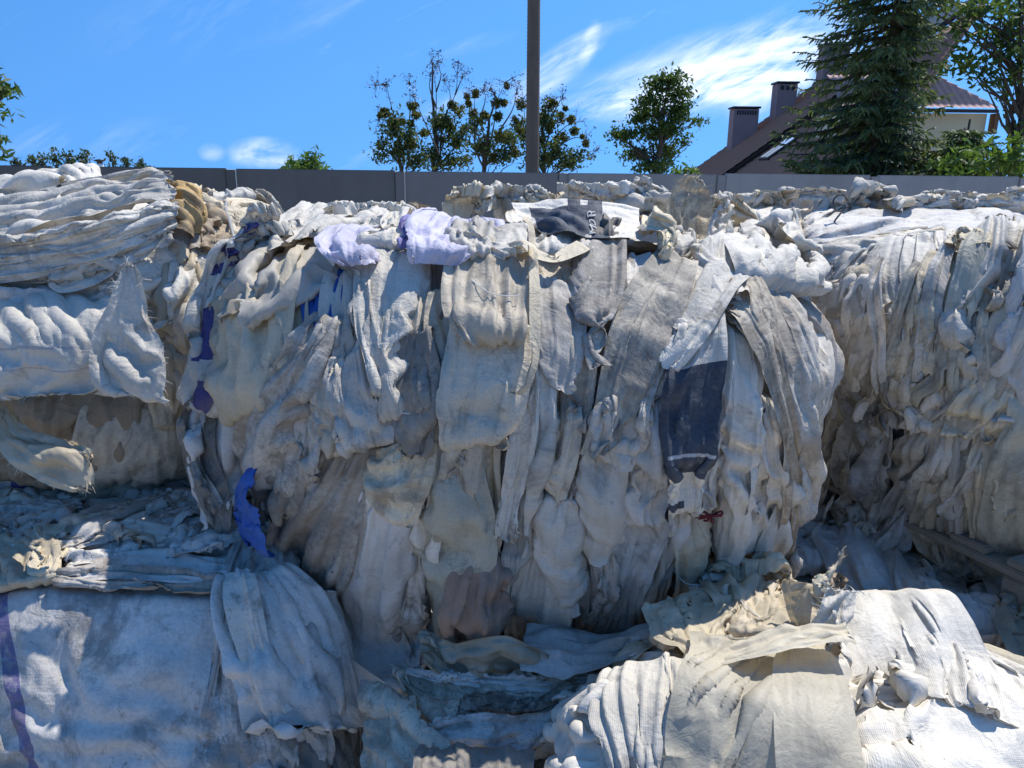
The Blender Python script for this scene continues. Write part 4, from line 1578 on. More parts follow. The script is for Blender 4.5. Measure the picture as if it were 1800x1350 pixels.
filler(MB, 'front', 34, (-0.8, 0.85, -0.7, 0.75), 0.0, 0.30, (0.08, 0.2), (0.3, 0.7), 'wgbdcwgb', 0, (0.4, 0.9), seed=21)
filler(MB, 'left', 16, (-0.55, 0.6, -0.4, 0.5), 0.0, 0.30, (0.12, 0.3), (0.35, 0.8), 'wgbd', 0, seed=22)
filler(MB, 'right', 16, (-0.5, 0.6, -0.4, 0.5), 0.0, 0.30, (0.12, 0.3), (0.35, 0.8), 'wgbd', 0, seed=23)
filler(MB, 'top', 30, (-0.85, 0.85, -0.8, 0.9), 1.3, 0.7, (0.12, 0.3), (0.25, 0.6), 'WWwwcW', 0, (0.1, 0.5), seed=24)
filler(MB, 'back', 8, (-0.8, 0.8, -0.6, 0.7), 0.0, 0.30, (0.2, 0.4), (0.4, 0.8), 'wgbd', 0, seed=25)

# left flank
mn([(412, 500, 440, 495), (386, 560, 416, 565), (370, 625, 398, 630), (362, 690, 392, 692), (366, 740, 384, 740)], tint='s', layer=1, dirt=.5)
mn([(330, 700, 385, 690), (322, 745, 372, 745), (335, 800, 380, 810), (362, 850, 400, 860), (385, 890, 410, 895)], tint='d', layer=1, dirt=1.0, free='b', rag=.2, fray=8)
purple = (0.075, 0.065, 0.21)
mn([(432, 448, 490, 440), (418, 490, 458, 490), (411, 552, 438, 560), (396, 627, 440, 640), (388, 695, 456, 705)], tint='w', layer=4.2, free='l', tuck=.02, dirt=.25, sx=1.1,
   prints=[(.25, .75, .07, .13, purple, .3), (.2, .5, .19, .25, purple, .3), (.42, .72, .42, .68, purple, .1), (.45, .76, .78, .92, purple, .1, 'round')], label='white sack with big purple letters printed down it')
mn([(470, 452, 560, 440), (440, 520, 588, 500), (427, 600, 566, 588), (440, 655, 525, 640), (452, 705, 482, 700)], tint='c', layer=3, dirt=.35, sx=1.12, bulge=.05, film=.4, weave=.3)
mn([(520, 500, 575, 500), (530, 560, 572, 560), (522, 620, 560, 612), (510, 650, 530, 645)], tint='c', layer=2.5, dirt=.3, film=.5, weave=.3)
mn([(470, 445, 632, 452), (446, 485, 625, 492), (440, 530, 605, 520), (448, 560, 520, 548)], tint='W', layer=4, dirt=.08, film=1, weave=0, sx=1.3, sy=1.15, free='b', rag=.12, name='film_liner', hmax=.05)
mn([(575, 500, 618, 498), (570, 530, 616, 530), (572, 568, 604, 565)], tint='u', layer=2.2, dirt=.0, film=1, weave=.2, sx=1.4, sy=1.3, name='blue_film', label='bit of crumpled shiny blue film')
mn([(588, 560, 614, 555), (545, 620, 590, 660), (492, 672, 576, 690), (462, 720, 570, 760), (456, 785, 562, 795), (468, 812, 545, 812)], tint='g', layer=3, dirt=.85, bulge=.06, sx=1.1)
mn([(455, 795, 563, 780), (462, 830, 550, 822), (498, 856, 525, 846)], tint='b', layer=3.4, dirt=.9, bulge=.02)
mn([(385, 697, 458, 708), (369, 750, 456, 765), (370, 808, 454, 828), (392, 850, 442, 862), (402, 875, 424, 876)], tint='s', layer=3.2, dirt=.2, free='b', sx=1.1, rag=.05)
mn([(440, 822, 468, 826, 1.53, 1.52), (408, 868, 470, 876, 1.54, 1.49), (402, 912, 484, 918, 1.54, 1.48), (416, 945, 486, 950, 1.54, 1.48), (444, 966, 478, 966, 1.53, 1.49)], tint='u', layer=1, dirt=.35, sxx=1.05, facet=2.5, folds=2, bulge=.05, weave=.3, free='r', tuck=.02, label='bright blue sack bulging low on the left side')
mn([(462, 850, 500, 850), (465, 900, 515, 905), (476, 950, 520, 960), (490, 990, 515, 1000)], tint='d', layer=1.5, dirt=.9)
mn([(500, 800, 545, 815), (490, 850, 530, 870), (500, 900, 520, 905)], tint='w', layer=2, dirt=.3)
# left of centre, upper
mn([(612, 470, 650, 470), (605, 540, 642, 540), (590, 620, 632, 640), (580, 690, 608, 690)], tint='w', layer=2.6, dirt=.3, sx=1.15)
mn([(650, 478, 668, 470), (634, 545, 668, 530), (620, 600, 655, 600), (612, 650, 642, 650)], tint='w', layer=2.1, dirt=.3)
mn([(664, 462, 752, 466), (660, 520, 752, 526), (664, 580, 728, 588), (684, 640, 718, 640), (694, 705, 712, 700)], tint='W', layer=3.2, dirt=.15, sx=1.1, weave=2.2, bulge=.04)
mn([(634, 530, 662, 520), (638, 560, 662, 562), (650, 590, 668, 585)], tint='g', layer=2.8, dirt=.5)
mn([(608, 630, 668, 606), (604, 665, 692, 650), (616, 705, 704, 700), (632, 735, 692, 728)], tint='g', layer=3, dirt=.45, sx=1.35, sy=1.15)
mn([(582, 650, 614, 645), (578, 700, 622, 690), (584, 742, 612, 745)], tint='b', layer=2.8, dirt=.6, sx=1.35, sy=1.15)
mn([(552, 700, 590, 690), (560, 745, 590, 750), (566, 778, 580, 780)], tint='g', layer=2.6, dirt=.6)
mn([(756, 470, 800, 464), (752, 520, 790, 516), (752, 560, 780, 556)], tint='k', layer=.8, dirt=.8)
mn([(727, 540, 770, 520), (722, 590, 772, 575), (745, 640, 775, 630)], tint='b', layer=1.6, dirt=.7)
mn([(726, 588, 766, 592), (697, 640, 788, 646), (690, 690, 795, 682), (704, 722, 772, 722), (724, 738, 762, 734)], tint='d', layer=3, dirt=1.0, sx=1.06, bulge=.045, weave=1.2)
mn([(766, 528, 812, 515), (768, 580, 815, 578), (785, 640, 806, 640)], tint='b', layer=2.3, dirt=.5)
mn([(672, 715, 732, 722), (680, 745, 740, 752), (690, 770, 720, 775)], tint='d', layer=2, dirt=.9)
# centre
mn([(812, 452, 906, 462), (794, 500, 918, 498), (795, 540, 914, 545), (812, 575, 905, 590), (855, 600, 893, 606)], tint='b', layer=4, dirt=.35, sx=1.1, film=.5, weave=.3, bulge=.05, hmax=.05)
mn([(806, 440, 902, 452), (806, 462, 914, 474), (822, 480, 905, 490)], tint='W', layer=4.6, dirt=.15, sx=1.3, film=.7, weave=.3)
mn([(815, 560, 914, 575), (798, 630, 918, 640), (793, 690, 904, 694), (798, 735, 868, 722)], tint='b', layer=3.1, dirt=.55, sx=1.08, bulge=.045)
mn([(926, 500, 1005, 528), (920, 560, 1006, 574), (930, 610, 1002, 622), (952, 650, 988, 652)], tint='g', layer=3, dirt=.6, sx=1.08, bulge=.03)
mn([(930, 478, 1012, 480), (926, 500, 1008, 510), (940, 530, 1000, 545)], tint='b', layer=2.4, dirt=.5)
mn([(905, 610, 932, 615), (900, 680, 935, 690), (888, 770, 922, 780), (872, 880, 900, 885)], tint='w', layer=2.7, dirt=.5, sx=1.3)
mn([(930, 615, 962, 620), (926, 690, 958, 700), (915, 780, 948, 790), (900, 880, 932, 886)], tint='w', layer=2.9, dirt=.55, sx=1.3, free='b', fray=12, rag=.05)
mn([(1056, 430, 1086, 436), (1020, 470, 1090, 474), (1009, 520, 1090, 522), (1010, 570, 1088, 566), (1024, 610, 1062, 606)], tint='g', layer=3.6, dirt=.9, sx=1.06, bulge=.05, weave=1.5)
mn([(1052, 426, 1078, 430), (1040, 445, 1088, 450), (1035, 465, 1088, 466)], tint='k', layer=4.2, dirt=1.0, sx=1.2)
mn([(988, 600, 1036, 596), (985, 655, 1032, 660), (998, 715, 1024, 725)], tint='b', layer=2.5, dirt=.8)
mn([(955, 640, 998, 640), (952, 700, 994, 705), (948, 770, 985, 770), (950, 810, 972, 808)], tint='B', layer=2.3, dirt=.9, sx=1.3)
mn([(975, 720, 1016, 715), (958, 770, 1005, 765), (960, 800, 990, 808), (970, 822, 982, 822)], tint='b', layer=3, dirt=.4)
mn([(1090, 470, 1150, 470), (1092, 510, 1140, 520), (1096, 550, 1118, 550)], tint='s', layer=2.2, dirt=.3)
# right of centre: the long diagonal sheets
mn([(1172, 462, 1212, 484), (1112, 516, 1190, 530), (1050, 574, 1168, 580), (1048, 632, 1146, 626), (1044, 692, 1112, 684), (1026, 745, 1072, 735)], tint='b', layer=3.6, dirt=.95, sx=1.08, weave=1.3, bulge=.03)
mn([(1214, 478, 1236, 484), (1178, 560, 1200, 572), (1146, 640, 1168, 648), (1106, 715, 1130, 722), (1086, 765, 1104, 772)], tint='w', layer=2.9, dirt=.6, sx=1.3)
mn([(1240, 474, 1284, 520), (1206, 540, 1252, 556), (1184, 582, 1226, 586), (1160, 625, 1184, 628)], tint='W', layer=3.9, dirt=.3, sx=1.06, weave=1.8, bulge=.025)
navy = (0.058, 0.070, 0.095)
mn([(1196, 590, 1248, 556), (1170, 640, 1246, 632), (1146, 690, 1236, 685), (1144, 745, 1222, 738), (1154, 800, 1206, 790), (1166, 840, 1192, 834)], tint='w', layer=4.0, dirt=.3, sx=1.15, bulge=.04,
   weave=1.8, prints=[(-1, 2, .27, .72, navy, .3), (.1, .9, .62, .632, (.5, .5, .5), .3), (.0, .5, .85, .88, navy, .2), (.2, .9, .92, .95, navy, .2)], label='sack with a broad navy blue printed band')
mn([(1132, 690, 1152, 684), (1112, 750, 1148, 745), (1098, 830, 1152, 830), (1062, 920, 1136, 905), (1040, 1000, 1100, 1000), (1022, 1080, 1060, 1090)], tint='s', layer=3.1, dirt=.25, sx=1.25)
mn([(1030, 756, 1102, 748), (1016, 820, 1096, 822), (1012, 880, 1088, 882), (1016, 916, 1064, 910)], tint='w', layer=4, dirt=.2, free='b', sx=1.04, bulge=.03)
mn([(1052, 702, 1102, 700), (1040, 738, 1110, 742), (1060, 762, 1100, 764)], tint='g', layer=3.4, dirt=.4, sx=1.3, sy=1.15)
mn([(958, 846, 1018, 842), (930, 898, 1026, 900), (958, 955, 1020, 955), (988, 1004, 1006, 990)], tint='w', layer=3.8, dirt=.2, free='b', sx=1.03, weave=1.5)
mn([(930, 915, 985, 935), (903, 970, 1002, 985), (893, 1040, 985, 1025), (898, 1090, 945, 1075), (908, 1108, 922, 1100)], tint='w', layer=3.3, dirt=.25, sx=1.05, weave=1.6, bulge=.04)
mn([(890, 930, 930, 915), (886, 985, 912, 985), (884, 1020, 902, 1020)], tint='g', layer=2.6, dirt=.5, sx=1.4)
mn([(1012, 975, 1040, 965), (1005, 1030, 1034, 1030), (985, 1085, 1014, 1090)], tint='w', layer=2.6, dirt=.4, sx=1.2)
mn([(1044, 915, 1072, 905), (1034, 985, 1062, 985), (1010, 1060, 1040, 1065)], tint='g', layer=2.5, dirt=.4, sx=1.3)
mn([(1060, 920, 1095, 900), (1070, 1000, 1092, 995), (1040, 1075, 1066, 1078), (1030, 1100, 1050, 1100)], tint='w', layer=2.8, dirt=.3, sx=1.3)
mn([(1122, 940, 1178, 890), (1102, 1005, 1156, 985), (1090, 1055, 1136, 1048)], tint='b', layer=2.9, dirt=.3, sx=1.2)
mn([(1150, 870, 1196, 840), (1132, 930, 1180, 905), (1110, 960, 1150, 960)], tint='s', layer=2.5, dirt=.3, sx=1.3)
mn([(1178, 870, 1236, 866), (1180, 925, 1232, 922), (1170, 980, 1220, 972), (1150, 1030, 1190, 1020)], tint='c', layer=2.9, dirt=.3, sx=1.1)
mn([(1160, 790, 1200, 780), (1165, 830, 1205, 830), (1160, 870, 1196, 875)], tint='W', layer=2.6, dirt=.3, sx=1.2)
mn([(1224, 680, 1250, 672), (1222, 750, 1252, 745), (1222, 820, 1252, 815), (1222, 860, 1246, 860)], tint='s', layer=2.2, dirt=.5, sx=1.3)
# right flank
mn([(1252, 572, 1290, 592), (1248, 680, 1304, 682), (1248, 765, 1296, 772), (1254, 835, 1284, 850), (1236, 930, 1262, 935)], tint='w', layer=3, dirt=.3, sx=1.2)
mn([(1300, 670, 1322, 686), (1292, 770, 1337, 780), (1284, 850, 1337, 852), (1258, 935, 1332, 892)], tint='w', layer=2.7, dirt=.5, sx=1.08)
mn([(1280, 500, 1356, 512), (1300, 560, 1398, 572), (1330, 640, 1418, 650), (1340, 740, 1412, 760), (1340, 840, 1390, 865), (1328, 930, 1362, 945), (1292, 1040, 1322, 1034)], tint='w', layer=2.6, dirt=.75,
   sx=1.2, bulge=.05, folds=4, amp=.8, free='l', tuck=.02)
mn([(1258, 562, 1286, 536), (1300, 640, 1326, 620), (1332, 720, 1356, 716), (1338, 800, 1360, 800), (1330, 890, 1350, 895), (1312, 970, 1334, 975), (1290, 1050, 1316, 1056)], tint='b', layer=4.2, dirt=.95, sx=1.5, bulge=.02)
mn([(1262, 525, 1300, 512), (1256, 552, 1310, 556), (1270, 585, 1318, 600)], tint='b', layer=3.7, dirt=.9, sx=1.2)
mn([(1256, 915, 1308, 880), (1206, 992, 1302, 955), (1164, 1046, 1290, 1032), (1180, 1072, 1258, 1074)], tint='g', layer=3, dirt=.7, sx=1.05, bulge=.05)
mn([(1334, 838, 1344, 850), (1292, 888, 1334, 892), (1296, 950, 1322, 945), (1284, 1012, 1302, 1012)], tint='W', layer=4.4, dirt=.1, free='l', fray=120, sx=1.02, weave=1.8, rag=0, name='frayed_sack', label='torn white sack edge with long frayed threads')
mn([(1300, 432, 1362, 412), (1266, 468, 1392, 462), (1262, 500, 1408, 506), (1290, 525, 1400, 530)], tint='W', layer=4, dirt=.3, sx=1.35, sy=1.1, bulge=.05, size='L')
mn([(1236, 452, 1290, 440), (1220, 480, 1290, 490), (1240, 520, 1280, 530)], tint='W', layer=3.4, dirt=.3, sx=1.3)
# bottom row
mn([(598, 742, 674, 748), (540, 820, 656, 840), (511, 892, 628, 920), (514, 962, 604, 980), (530, 1025, 600, 1045), (580, 1090, 602, 1095)], tint='g', layer=3, dirt=.9, sx=1.06, weave=1.3, bulge=.05)
mn([(700, 758, 774, 742), (664, 790, 758, 802), (670, 818, 744, 824), (702, 842, 726, 842)], tint='c', layer=4.2, dirt=.6, sx=1.04, bulge=.05, weave=1.4)
mn([(660, 812, 736, 828), (624, 900, 740, 910), (604, 970, 736, 980), (596, 1045, 742, 1045), (592, 1100, 775, 1085), (644, 1148, 745, 1150), (680, 1174, 722, 1168)], tint='s', layer=3.7, dirt=.25, sx=1.08, bulge=.06, free='b', rag=.06, fray=14)
mn([(742, 768, 832, 760), (740, 850, 852, 838), (748, 935, 874, 952), (754, 1005, 812, 1005), (774, 1062, 792, 1062)], tint='m', layer=2.8, dirt=.35, sx=1.25)
mn([(786, 716, 870, 712), (774, 775, 868, 780), (770, 832, 842, 830)], tint='b', layer=3.3, dirt=.6, sx=1.15, label='beige sack with faded lettering')
STORO = PANELS[-1]
mn([(844, 760, 880, 750), (850, 820, 880, 820), (860, 890, 880, 890), (850, 930, 870, 935)], tint='c', layer=2, dirt=.4, sx=1.3)
mn([(848, 984, 884, 978, 1.47, 1.47), (798, 1024, 894, 1024, 1.44, 1.44), (788, 1068, 892, 1070, 1.44, 1.44), (806, 1104, 870, 1102, 1.47, 1.47)], tint='r', layer=.5, dirt=.5, sx=1.35, sy=1.12, bulge=.13, pleat=1.3, name='brown_sack', label='small crumpled pinkish brown sack at the foot of the bale')
mn([(830, 960, 880, 940), (850, 985, 890, 980)], tint='s', layer=2.0, dirt=.2)
mn([(718, 850, 745, 850), (722, 930, 748, 930), (735, 1010, 758, 1010), (748, 1060, 765, 1060)], tint='w', layer=2.4, dirt=.3, sx=1.2)
mn([(940, 1040, 1010, 1030), (925, 1080, 1000, 1075), (940, 1105, 990, 1100)], tint='s', layer=2.2, dirt=.3)
mn([(1060, 1030, 1170, 1010), (1050, 1060, 1180, 1055), (1070, 1080, 1170, 1078)], tint='g', layer=2, dirt=.5)

# top
T_ = dict(dirt=.15, sx=1.2)
mn([(530, 352, 690, 372, 2.42, 2.42), (488, 382, 722, 390, 2.2, 2.25), (474, 418, 720, 404, 1.95, 2.1), (480, 448, 610, 428, 1.74, 1.85)], tint='W', layer=2, bulge=.09, dirt=.45, sxx=1.05, hmax=.05, crease=1.3, free='b')
mn([(600, 392, 735, 398), (610, 408, 725, 410)], tint='W', layer=3.8, dirt=.05, sx=1.1)
mn([(468, 395, 500, 400), (468, 425, 520, 430), (470, 445, 535, 440)], tint='W', layer=4, dirt=.05)
mn([(600, 406, 694, 404, 1.83, 1.83), (554, 428, 684, 430, 1.70, 1.70), (550, 447, 672, 454, 1.61, 1.61), (600, 466, 650, 468, 1.55, 1.55)], tint='p', layer=1, bulge=.05, free='l', dirt=.15, sxx=1.1, label='pale purple sack lying on top, left one')
mn([(670, 408, 724, 410), (668, 428, 716, 430), (655, 445, 700, 446)], tint='W', layer=4.1, dirt=.05, sx=1.2)
mn([(760, 378, 862, 382, 1.86, 1.86), (720, 406, 906, 412, 1.74, 1.74), (712, 436, 872, 442, 1.63, 1.63), (724, 462, 808, 468, 1.55, 1.55)], tint='p', layer=1, bulge=.06, free='lr', dirt=.15, sxx=1.1, sy=1.06, label='pale purple sack lying on top, larger right one')
mn([(732, 386, 770, 382, 1.84, 1.84), (712, 407, 740, 404, 1.72, 1.72), (704, 438, 724, 434, 1.61, 1.61)], tint=(0.20, 0.185, 0.40), layer=1, free='l', dirt=.05, sxx=1.2)
mn([(690, 432, 720, 420), (680, 450, 725, 450), (660, 470, 720, 470)], tint='W', layer=4, dirt=.1, sx=1.4)
mn([(470, 430, 540, 430), (430, 455, 530, 452), (425, 480, 500, 470)], tint='W', layer=3.7, dirt=.1, sx=1.2, prints=[(.1, .9, .2, .4, purple, .4), (.0, .4, .6, .9, purple, .4)])
mn([(530, 432, 640, 446), (540, 446, 640, 462)], tint='W', layer=4.2, dirt=.1, sx=1.3)
mn([(610, 450, 690, 448), (612, 475, 668, 478), (616, 500, 660, 500)], tint='W', layer=3.1, dirt=.1, sx=1.3)
mn([(845, 362, 960, 360), (850, 380, 960, 378), (880, 398, 960, 400)], tint='W', layer=3.4, dirt=.15, sx=1.2)
mn([(900, 368, 925, 408, 1.88, 1.70), (960, 362, 990, 414, 1.88, 1.68), (1040, 368, 1066, 426, 1.86, 1.66), (1120, 378, 1128, 424, 1.86, 1.68)], tint='W', layer=1, free='blrt', tuck=.02, dirt=.12, sxx=1.02, sy=1.0, folds=1, amp=.3, crease=.8, bulge=.02, prints=[(.14, 1.1, .12, .72, navy, .1), (-.1, .14, .44, .54, navy, .2), (-.1, .14, .60, .72, navy, .2)],
   label='white sack with a navy block and white letters on top')
NAVY = PANELS[-1]
mn([(880, 400, 940, 402), (900, 420, 1010, 428), (930, 445, 1000, 450)], tint='W', layer=3.6, dirt=.25, sx=1.2)
mn([(930, 425, 1035, 430), (925, 450, 1030, 455), (930, 480, 1010, 480)], tint='W', layer=3.8, dirt=.25, sx=1.3, sy=1.1)
mn([(800, 340, 842, 338), (790, 360, 842, 356), (780, 380, 840, 372)], tint='c', layer=4, bulge=.05, dirt=.2)
mn([(840, 359, 935, 364), (845, 376, 930, 378)], tint='W', layer=3.6, bulge=.03, sx=1.3)
mn([(930, 352, 985, 352), (926, 369, 990, 368), (930, 382, 985, 380)], tint='c', layer=4, bulge=.02, dirt=.2)
mn([(985, 364, 1110, 357), (1000, 376, 1140, 380), (1020, 389, 1150, 397)], tint='W', layer=3.9, bulge=.02, sx=1.3)
mn([(1110, 362, 1122, 358), (1120, 384, 1150, 378), (1138, 410, 1165, 404)], tint='W', layer=5, sx=1.1)
mn([(1090, 385, 1160, 388), (1085, 420, 1175, 420), (1090, 450, 1180, 455)], tint='W', layer=3.5, sx=1.35, sy=1.15)
mn([(1128, 420, 1160, 418), (1126, 450, 1165, 450), (1140, 486, 1166, 482)], tint='y', layer=4.4, bulge=.05, dirt=.3)
mn([(1160, 425, 1225, 420), (1165, 450, 1230, 450), (1170, 470, 1210, 472)], tint='W', layer=3.6, dirt=.4, sx=1.3)
mn([(1105, 405, 1130, 405), (1100, 430, 1128, 430), (1098, 450, 1124, 450)], tint='p', layer=4, sx=1.3, dirt=.05)
mn([(1195, 395, 1260, 385), (1200, 420, 1275, 420), (1215, 455, 1280, 450)], tint='c', layer=3.9, sx=1.4, sy=1.2)
mn([(1240, 380, 1290, 370), (1250, 410, 1310, 405), (1270, 440, 1320, 430)], tint='c', layer=3.8, sx=1.4, sy=1.2)

# the torn flap that stands up at the back of the top, and the curl beside it
mn([(1182, 415, 1244, 418, 1.84, 1.84), (1162, 368, 1248, 375, 1.9, 1.9), (1180, 336, 1244, 348, 1.93, 1.92), (1210, 312, 1232, 317, 1.93, 1.92)], tint='c', layer=1, free='blr', fray=70, film=.3, dirt=.85, sx=1.25, rag=.06,
   name='torn_flap', label='torn dirty cream flap standing upright with a frayed edge')
mn([(1240, 425, 1286, 418, 1.80, 1.80), (1252, 382, 1282, 374, 1.84, 1.87), (1264, 352, 1279, 346, 1.87, 1.89), (1253, 332, 1268, 334, 1.83, 1.81)], tint='W', layer=1, free='blr', film=.4, sx=1.2, name='curled_strip')
mn([(728, 392, 742, 392, 2.3, 2.3), (726, 372, 760, 374, 2.3, 2.3), (728, 358, 758, 366, 2.3, 2.3)], tint='B', layer=1, free='blr', fray=40, sx=1.2, dirt=.6, name='frayed_tuft')

rs_ = np.random.RandomState(99)
for q in range(9):
    x, y = rs_.uniform(470, 1290), rs_.uniform(640, 1030)
    if x < 560 + (y - 700) * 0.2 and y > 700:
        continue
    L_, w, a = rs_.uniform(130, 270), rs_.uniform(26, 58), rs_.normal(-0.12, 0.25)
    dx, dy = -math.sin(a), math.cos(a)
    k = [0.7, 1.0, 0.9, rs_.uniform(0.2, 0.7)]
    mn([(x + dx * L_ * s - w / 2 * kk, y + dy * L_ * s + dx * w / 2 * kk, x + dx * L_ * s + w / 2 * kk, y + dy * L_ * s - dx * w / 2 * kk) for s, kk in zip((-0.5, -0.15, 0.2, 0.5), k)],
       tint='wgbcsswgb'[rs_.randint(9)], layer=rs_.uniform(1.4, 2.6), sx=rs_.uniform(1.1, 1.4), dirt=rs_.uniform(.2, 1), fray=int(rs_.choice([0, 0, 0, 14])), size='MT', name='torn_strip', bulge=.02,
       free=('l', 'r', 'lb', 'rb', 'lrb')[rs_.randint(5)], tuck=.035, rag=.08, crease=1.3)


# ------------------------------------------------------------------ upper left bale
LEFT = Bale('bale', 'bale on the left, its white top sheet gathered into an orange collar', (-1.40, 2.28, EYE - 0.435), (0.66, 0.52, 0.315), p=5, lump=0.03, seed=5)
filler(LEFT, 'front', 26, (-0.3, 0.9, -0.8, 0.8), 1.3, 0.5, (0.08, 0.2), (0.3, 0.6), 'wgbcW', 0, (0.3, 0.8), seed=31)
filler(LEFT, 'right', 16, (-0.8, 0.8, -0.8, 0.8), 0.2, 0.5, (0.12, 0.3), (0.3, 0.6), 'wgbcW', 0, (0.3, 0.8), seed=32)
filler(LEFT, 'top', 22, (-0.6, 0.85, -0.8, 0.8), 1.4, 0.5, (0.12, 0.3), (0.3, 0.7), 'WWwc', 0, (0.1, 0.4), seed=33)


def ln(st, **k):
    if len(st[0]) == 4 and min(min(s[1], s[3]) for s in st) <= 352:
        k['layer'] = k.get('layer', 1) * 0.35
        k['bulge'] = 0.012
    return sheet(LEFT, st, **k)


ln([(110, 470, 105, 490), (180, 440, 190, 480), (250, 415, 250, 440)], tint='w', layer=3.4, dirt=.5, sx=1.3)
# the top sheet, drawn in long pleats towards the collar
ln([(-60, 330, -60, 356, 2.5, 2.2), (30, 326, 40, 354, 2.5, 2.2), (95, 322, 100, 350, 2.45, 2.2), (165, 338, 165, 356, 2.35, 2.15)], tint='W', layer=0, dirt=.25, sx=1.25, free='b')
ln([(92, 314, 98, 345, 2.3, 2.1), (130, 306, 132, 342, 2.3, 2.08), (168, 309, 166, 344, 2.3, 2.1)], tint='W', layer=0, dirt=.1, sxx=1.03, free='lr', facet=2)
ln([(-60, 350, -60, 412, 2.2, 1.86), (30, 342, 34, 400, 2.15, 1.86), (120, 334, 124, 372, 2.1, 1.9)], tint='W', layer=.5, dirt=.3, sx=1.2, weave=1.4, facet=2)
ln([(-60, 385, -60, 455, 1.98, 1.79), (60, 362, 60, 440, 2.0, 1.78), (180, 330, 180, 408, 2.05, 1.78), (255, 321, 250, 385, 2.02, 1.80), (308, 328, 308, 368, 1.98, 1.84)], tint='W', layer=.5, dirt=.4, sx=1.3, weave=1.5, pleat=1.3, size='XL', amp=1.3)
ln([(-60, 440, -60, 505, 1.77, 1.73), (80, 412, 90, 484, 1.765, 1.73), (200, 384, 215, 444, 1.77, 1.74), (310, 356, 312, 398, 1.83, 1.81)], tint='W', layer=.5, dirt=.6, sx=1.3, weave=1.5, pleat=1.3, size='XL', amp=1.3)
ln([(30, 478, 20, 500, 1.76, 1.75), (130, 456, 150, 484, 1.76, 1.75), (235, 420, 245, 462, 1.77, 1.76), (300, 388, 306, 420, 1.82, 1.80)], tint='w', layer=.3, dirt=.7, sx=1.25, weave=1.5, pleat=1.2)
ln([(296, 322, 290, 358, 2.0, 1.93), (318, 323, 312, 396, 1.96, 1.84), (336, 348, 324, 414, 1.92, 1.81), (347, 386, 336, 420, 1.9, 1.81)], tint='o', layer=1.5, dirt=.55, sx=1.3, bulge=.03, pleat=1.2, free='lr', name='gathered_collar', label='orange stained collar gathering the top sheet')
ln([(225, 412, 225, 445), (280, 392, 280, 440), (330, 405, 330, 440), (350, 430, 340, 450)], tint='d', layer=2.2, dirt=.8, sx=1.2)
ln([(330, 395, 322, 430), (352, 400, 340, 445), (372, 410, 365, 440)], tint='B', layer=3, dirt=.6, sx=1.3)
ln([(325, 335, 330, 372), (355, 350, 352, 400), (378, 372, 372, 415)], tint='c', layer=3.6, dirt=.3, sx=1.3)
ln([(-60, 482, -60, 518), (30, 484, 30, 516), (96, 486, 96, 514)], tint='s', layer=2.4, dirt=.1, sx=1.1, bulge=.06)
ln([(100, 480, 100, 515), (150, 458, 165, 500), (240, 440, 240, 480)], tint='g', layer=2.2, dirt=.7, sx=1.3)
ln([(170, 460, 180, 500), (270, 445, 260, 490), (370, 445, 370, 480)], tint='w', layer=1.9, dirt=.3, sx=1.3)
ln([(285, 446, 382, 432), (262, 490, 386, 490), (262, 540, 386, 545), (276, 590, 384, 590)], tint='c', layer=2.6, dirt=.2, sx=1.5, sy=1.15, film=.7, weave=.2, size='L')
ln([(300, 470, 372, 450), (270, 510, 360, 490), (250, 550, 300, 540)], tint='W', layer=3.2, dirt=.1, sx=1.5, sy=1.1)
ln([(300, 520, 388, 520), (285, 560, 388, 575), (290, 620, 378, 630), (285, 665, 370, 660)], tint='W', layer=3.0, dirt=.1, sx=1.5, sy=1.2, film=1, weave=0, size='L', name='film_liner')
ln([(265, 580, 365, 590), (268, 640, 378, 640), (275, 700, 345, 690), (290, 712, 330, 705)], tint='c', layer=2.4, dirt=.4, sx=1.2, film=.4)
# the white sheet that hangs out over the cavity, torn along its lower edge
ln([(-80, 508, 190, 508, 1.80, 1.80), (-80, 545, 222, 535, 1.70, 1.72), (-80, 600, 235, 590, 1.64, 1.66), (-80, 640, 235, 640, 1.62, 1.63), (-80, 672, 195, 690, 1.61, 1.62)], tint='W', layer=1, sxx=1.02, sy=1.02, free='blr', fray=60, rag=.05, dirt=.2, film=.2,
   amp=.5, folds=1.5, crease=.5, facet=2.2, pleat=.4, name='hanging_sheet', label='white sheet hanging out with a torn fluffy lower edge', size='XL', prints=[(-1, 2, .66, .675, (.42, .42, .42), .4), (-1, 2, .80, .812, (.42, .42, .42), .4)])
ln([(224, 466, 246, 470, 1.66, 1.66), (205, 535, 258, 560, 1.62, 1.63), (150, 610, 285, 620, 1.60, 1.60), (160, 650, 304, 665, 1.58, 1.58), (225, 690, 306, 702, 1.57, 1.57)], tint='W', layer=1, sx=1.08, free='blrt', fray=40, dirt=.45, amp=.8, crease=.5, facet=2.0, pleat=.4,
   name='hanging_sheet', label='pointed white flap with a grey worn corner')
ln([(-60, 660, 230, 665), (-60, 720, 240, 720), (-20, 780, 200, 770), (40, 810, 150, 800)], tint='B', layer=.6, dirt=.5, sx=1.15)
ln([(170, 700, 372, 688), (160, 770, 350, 760), (170, 820, 330, 800), (200, 845, 300, 830)], tint='b', layer=2.3, dirt=.6, sx=1.1, bulge=.06)
ln([(-60, 780, 130, 800), (-60, 820, 160, 840), (-60, 850, 120, 862)], tint='g', layer=2, dirt=.3, sx=1.1, prints=[(.42, .60, .2, .55, purple, .2)])
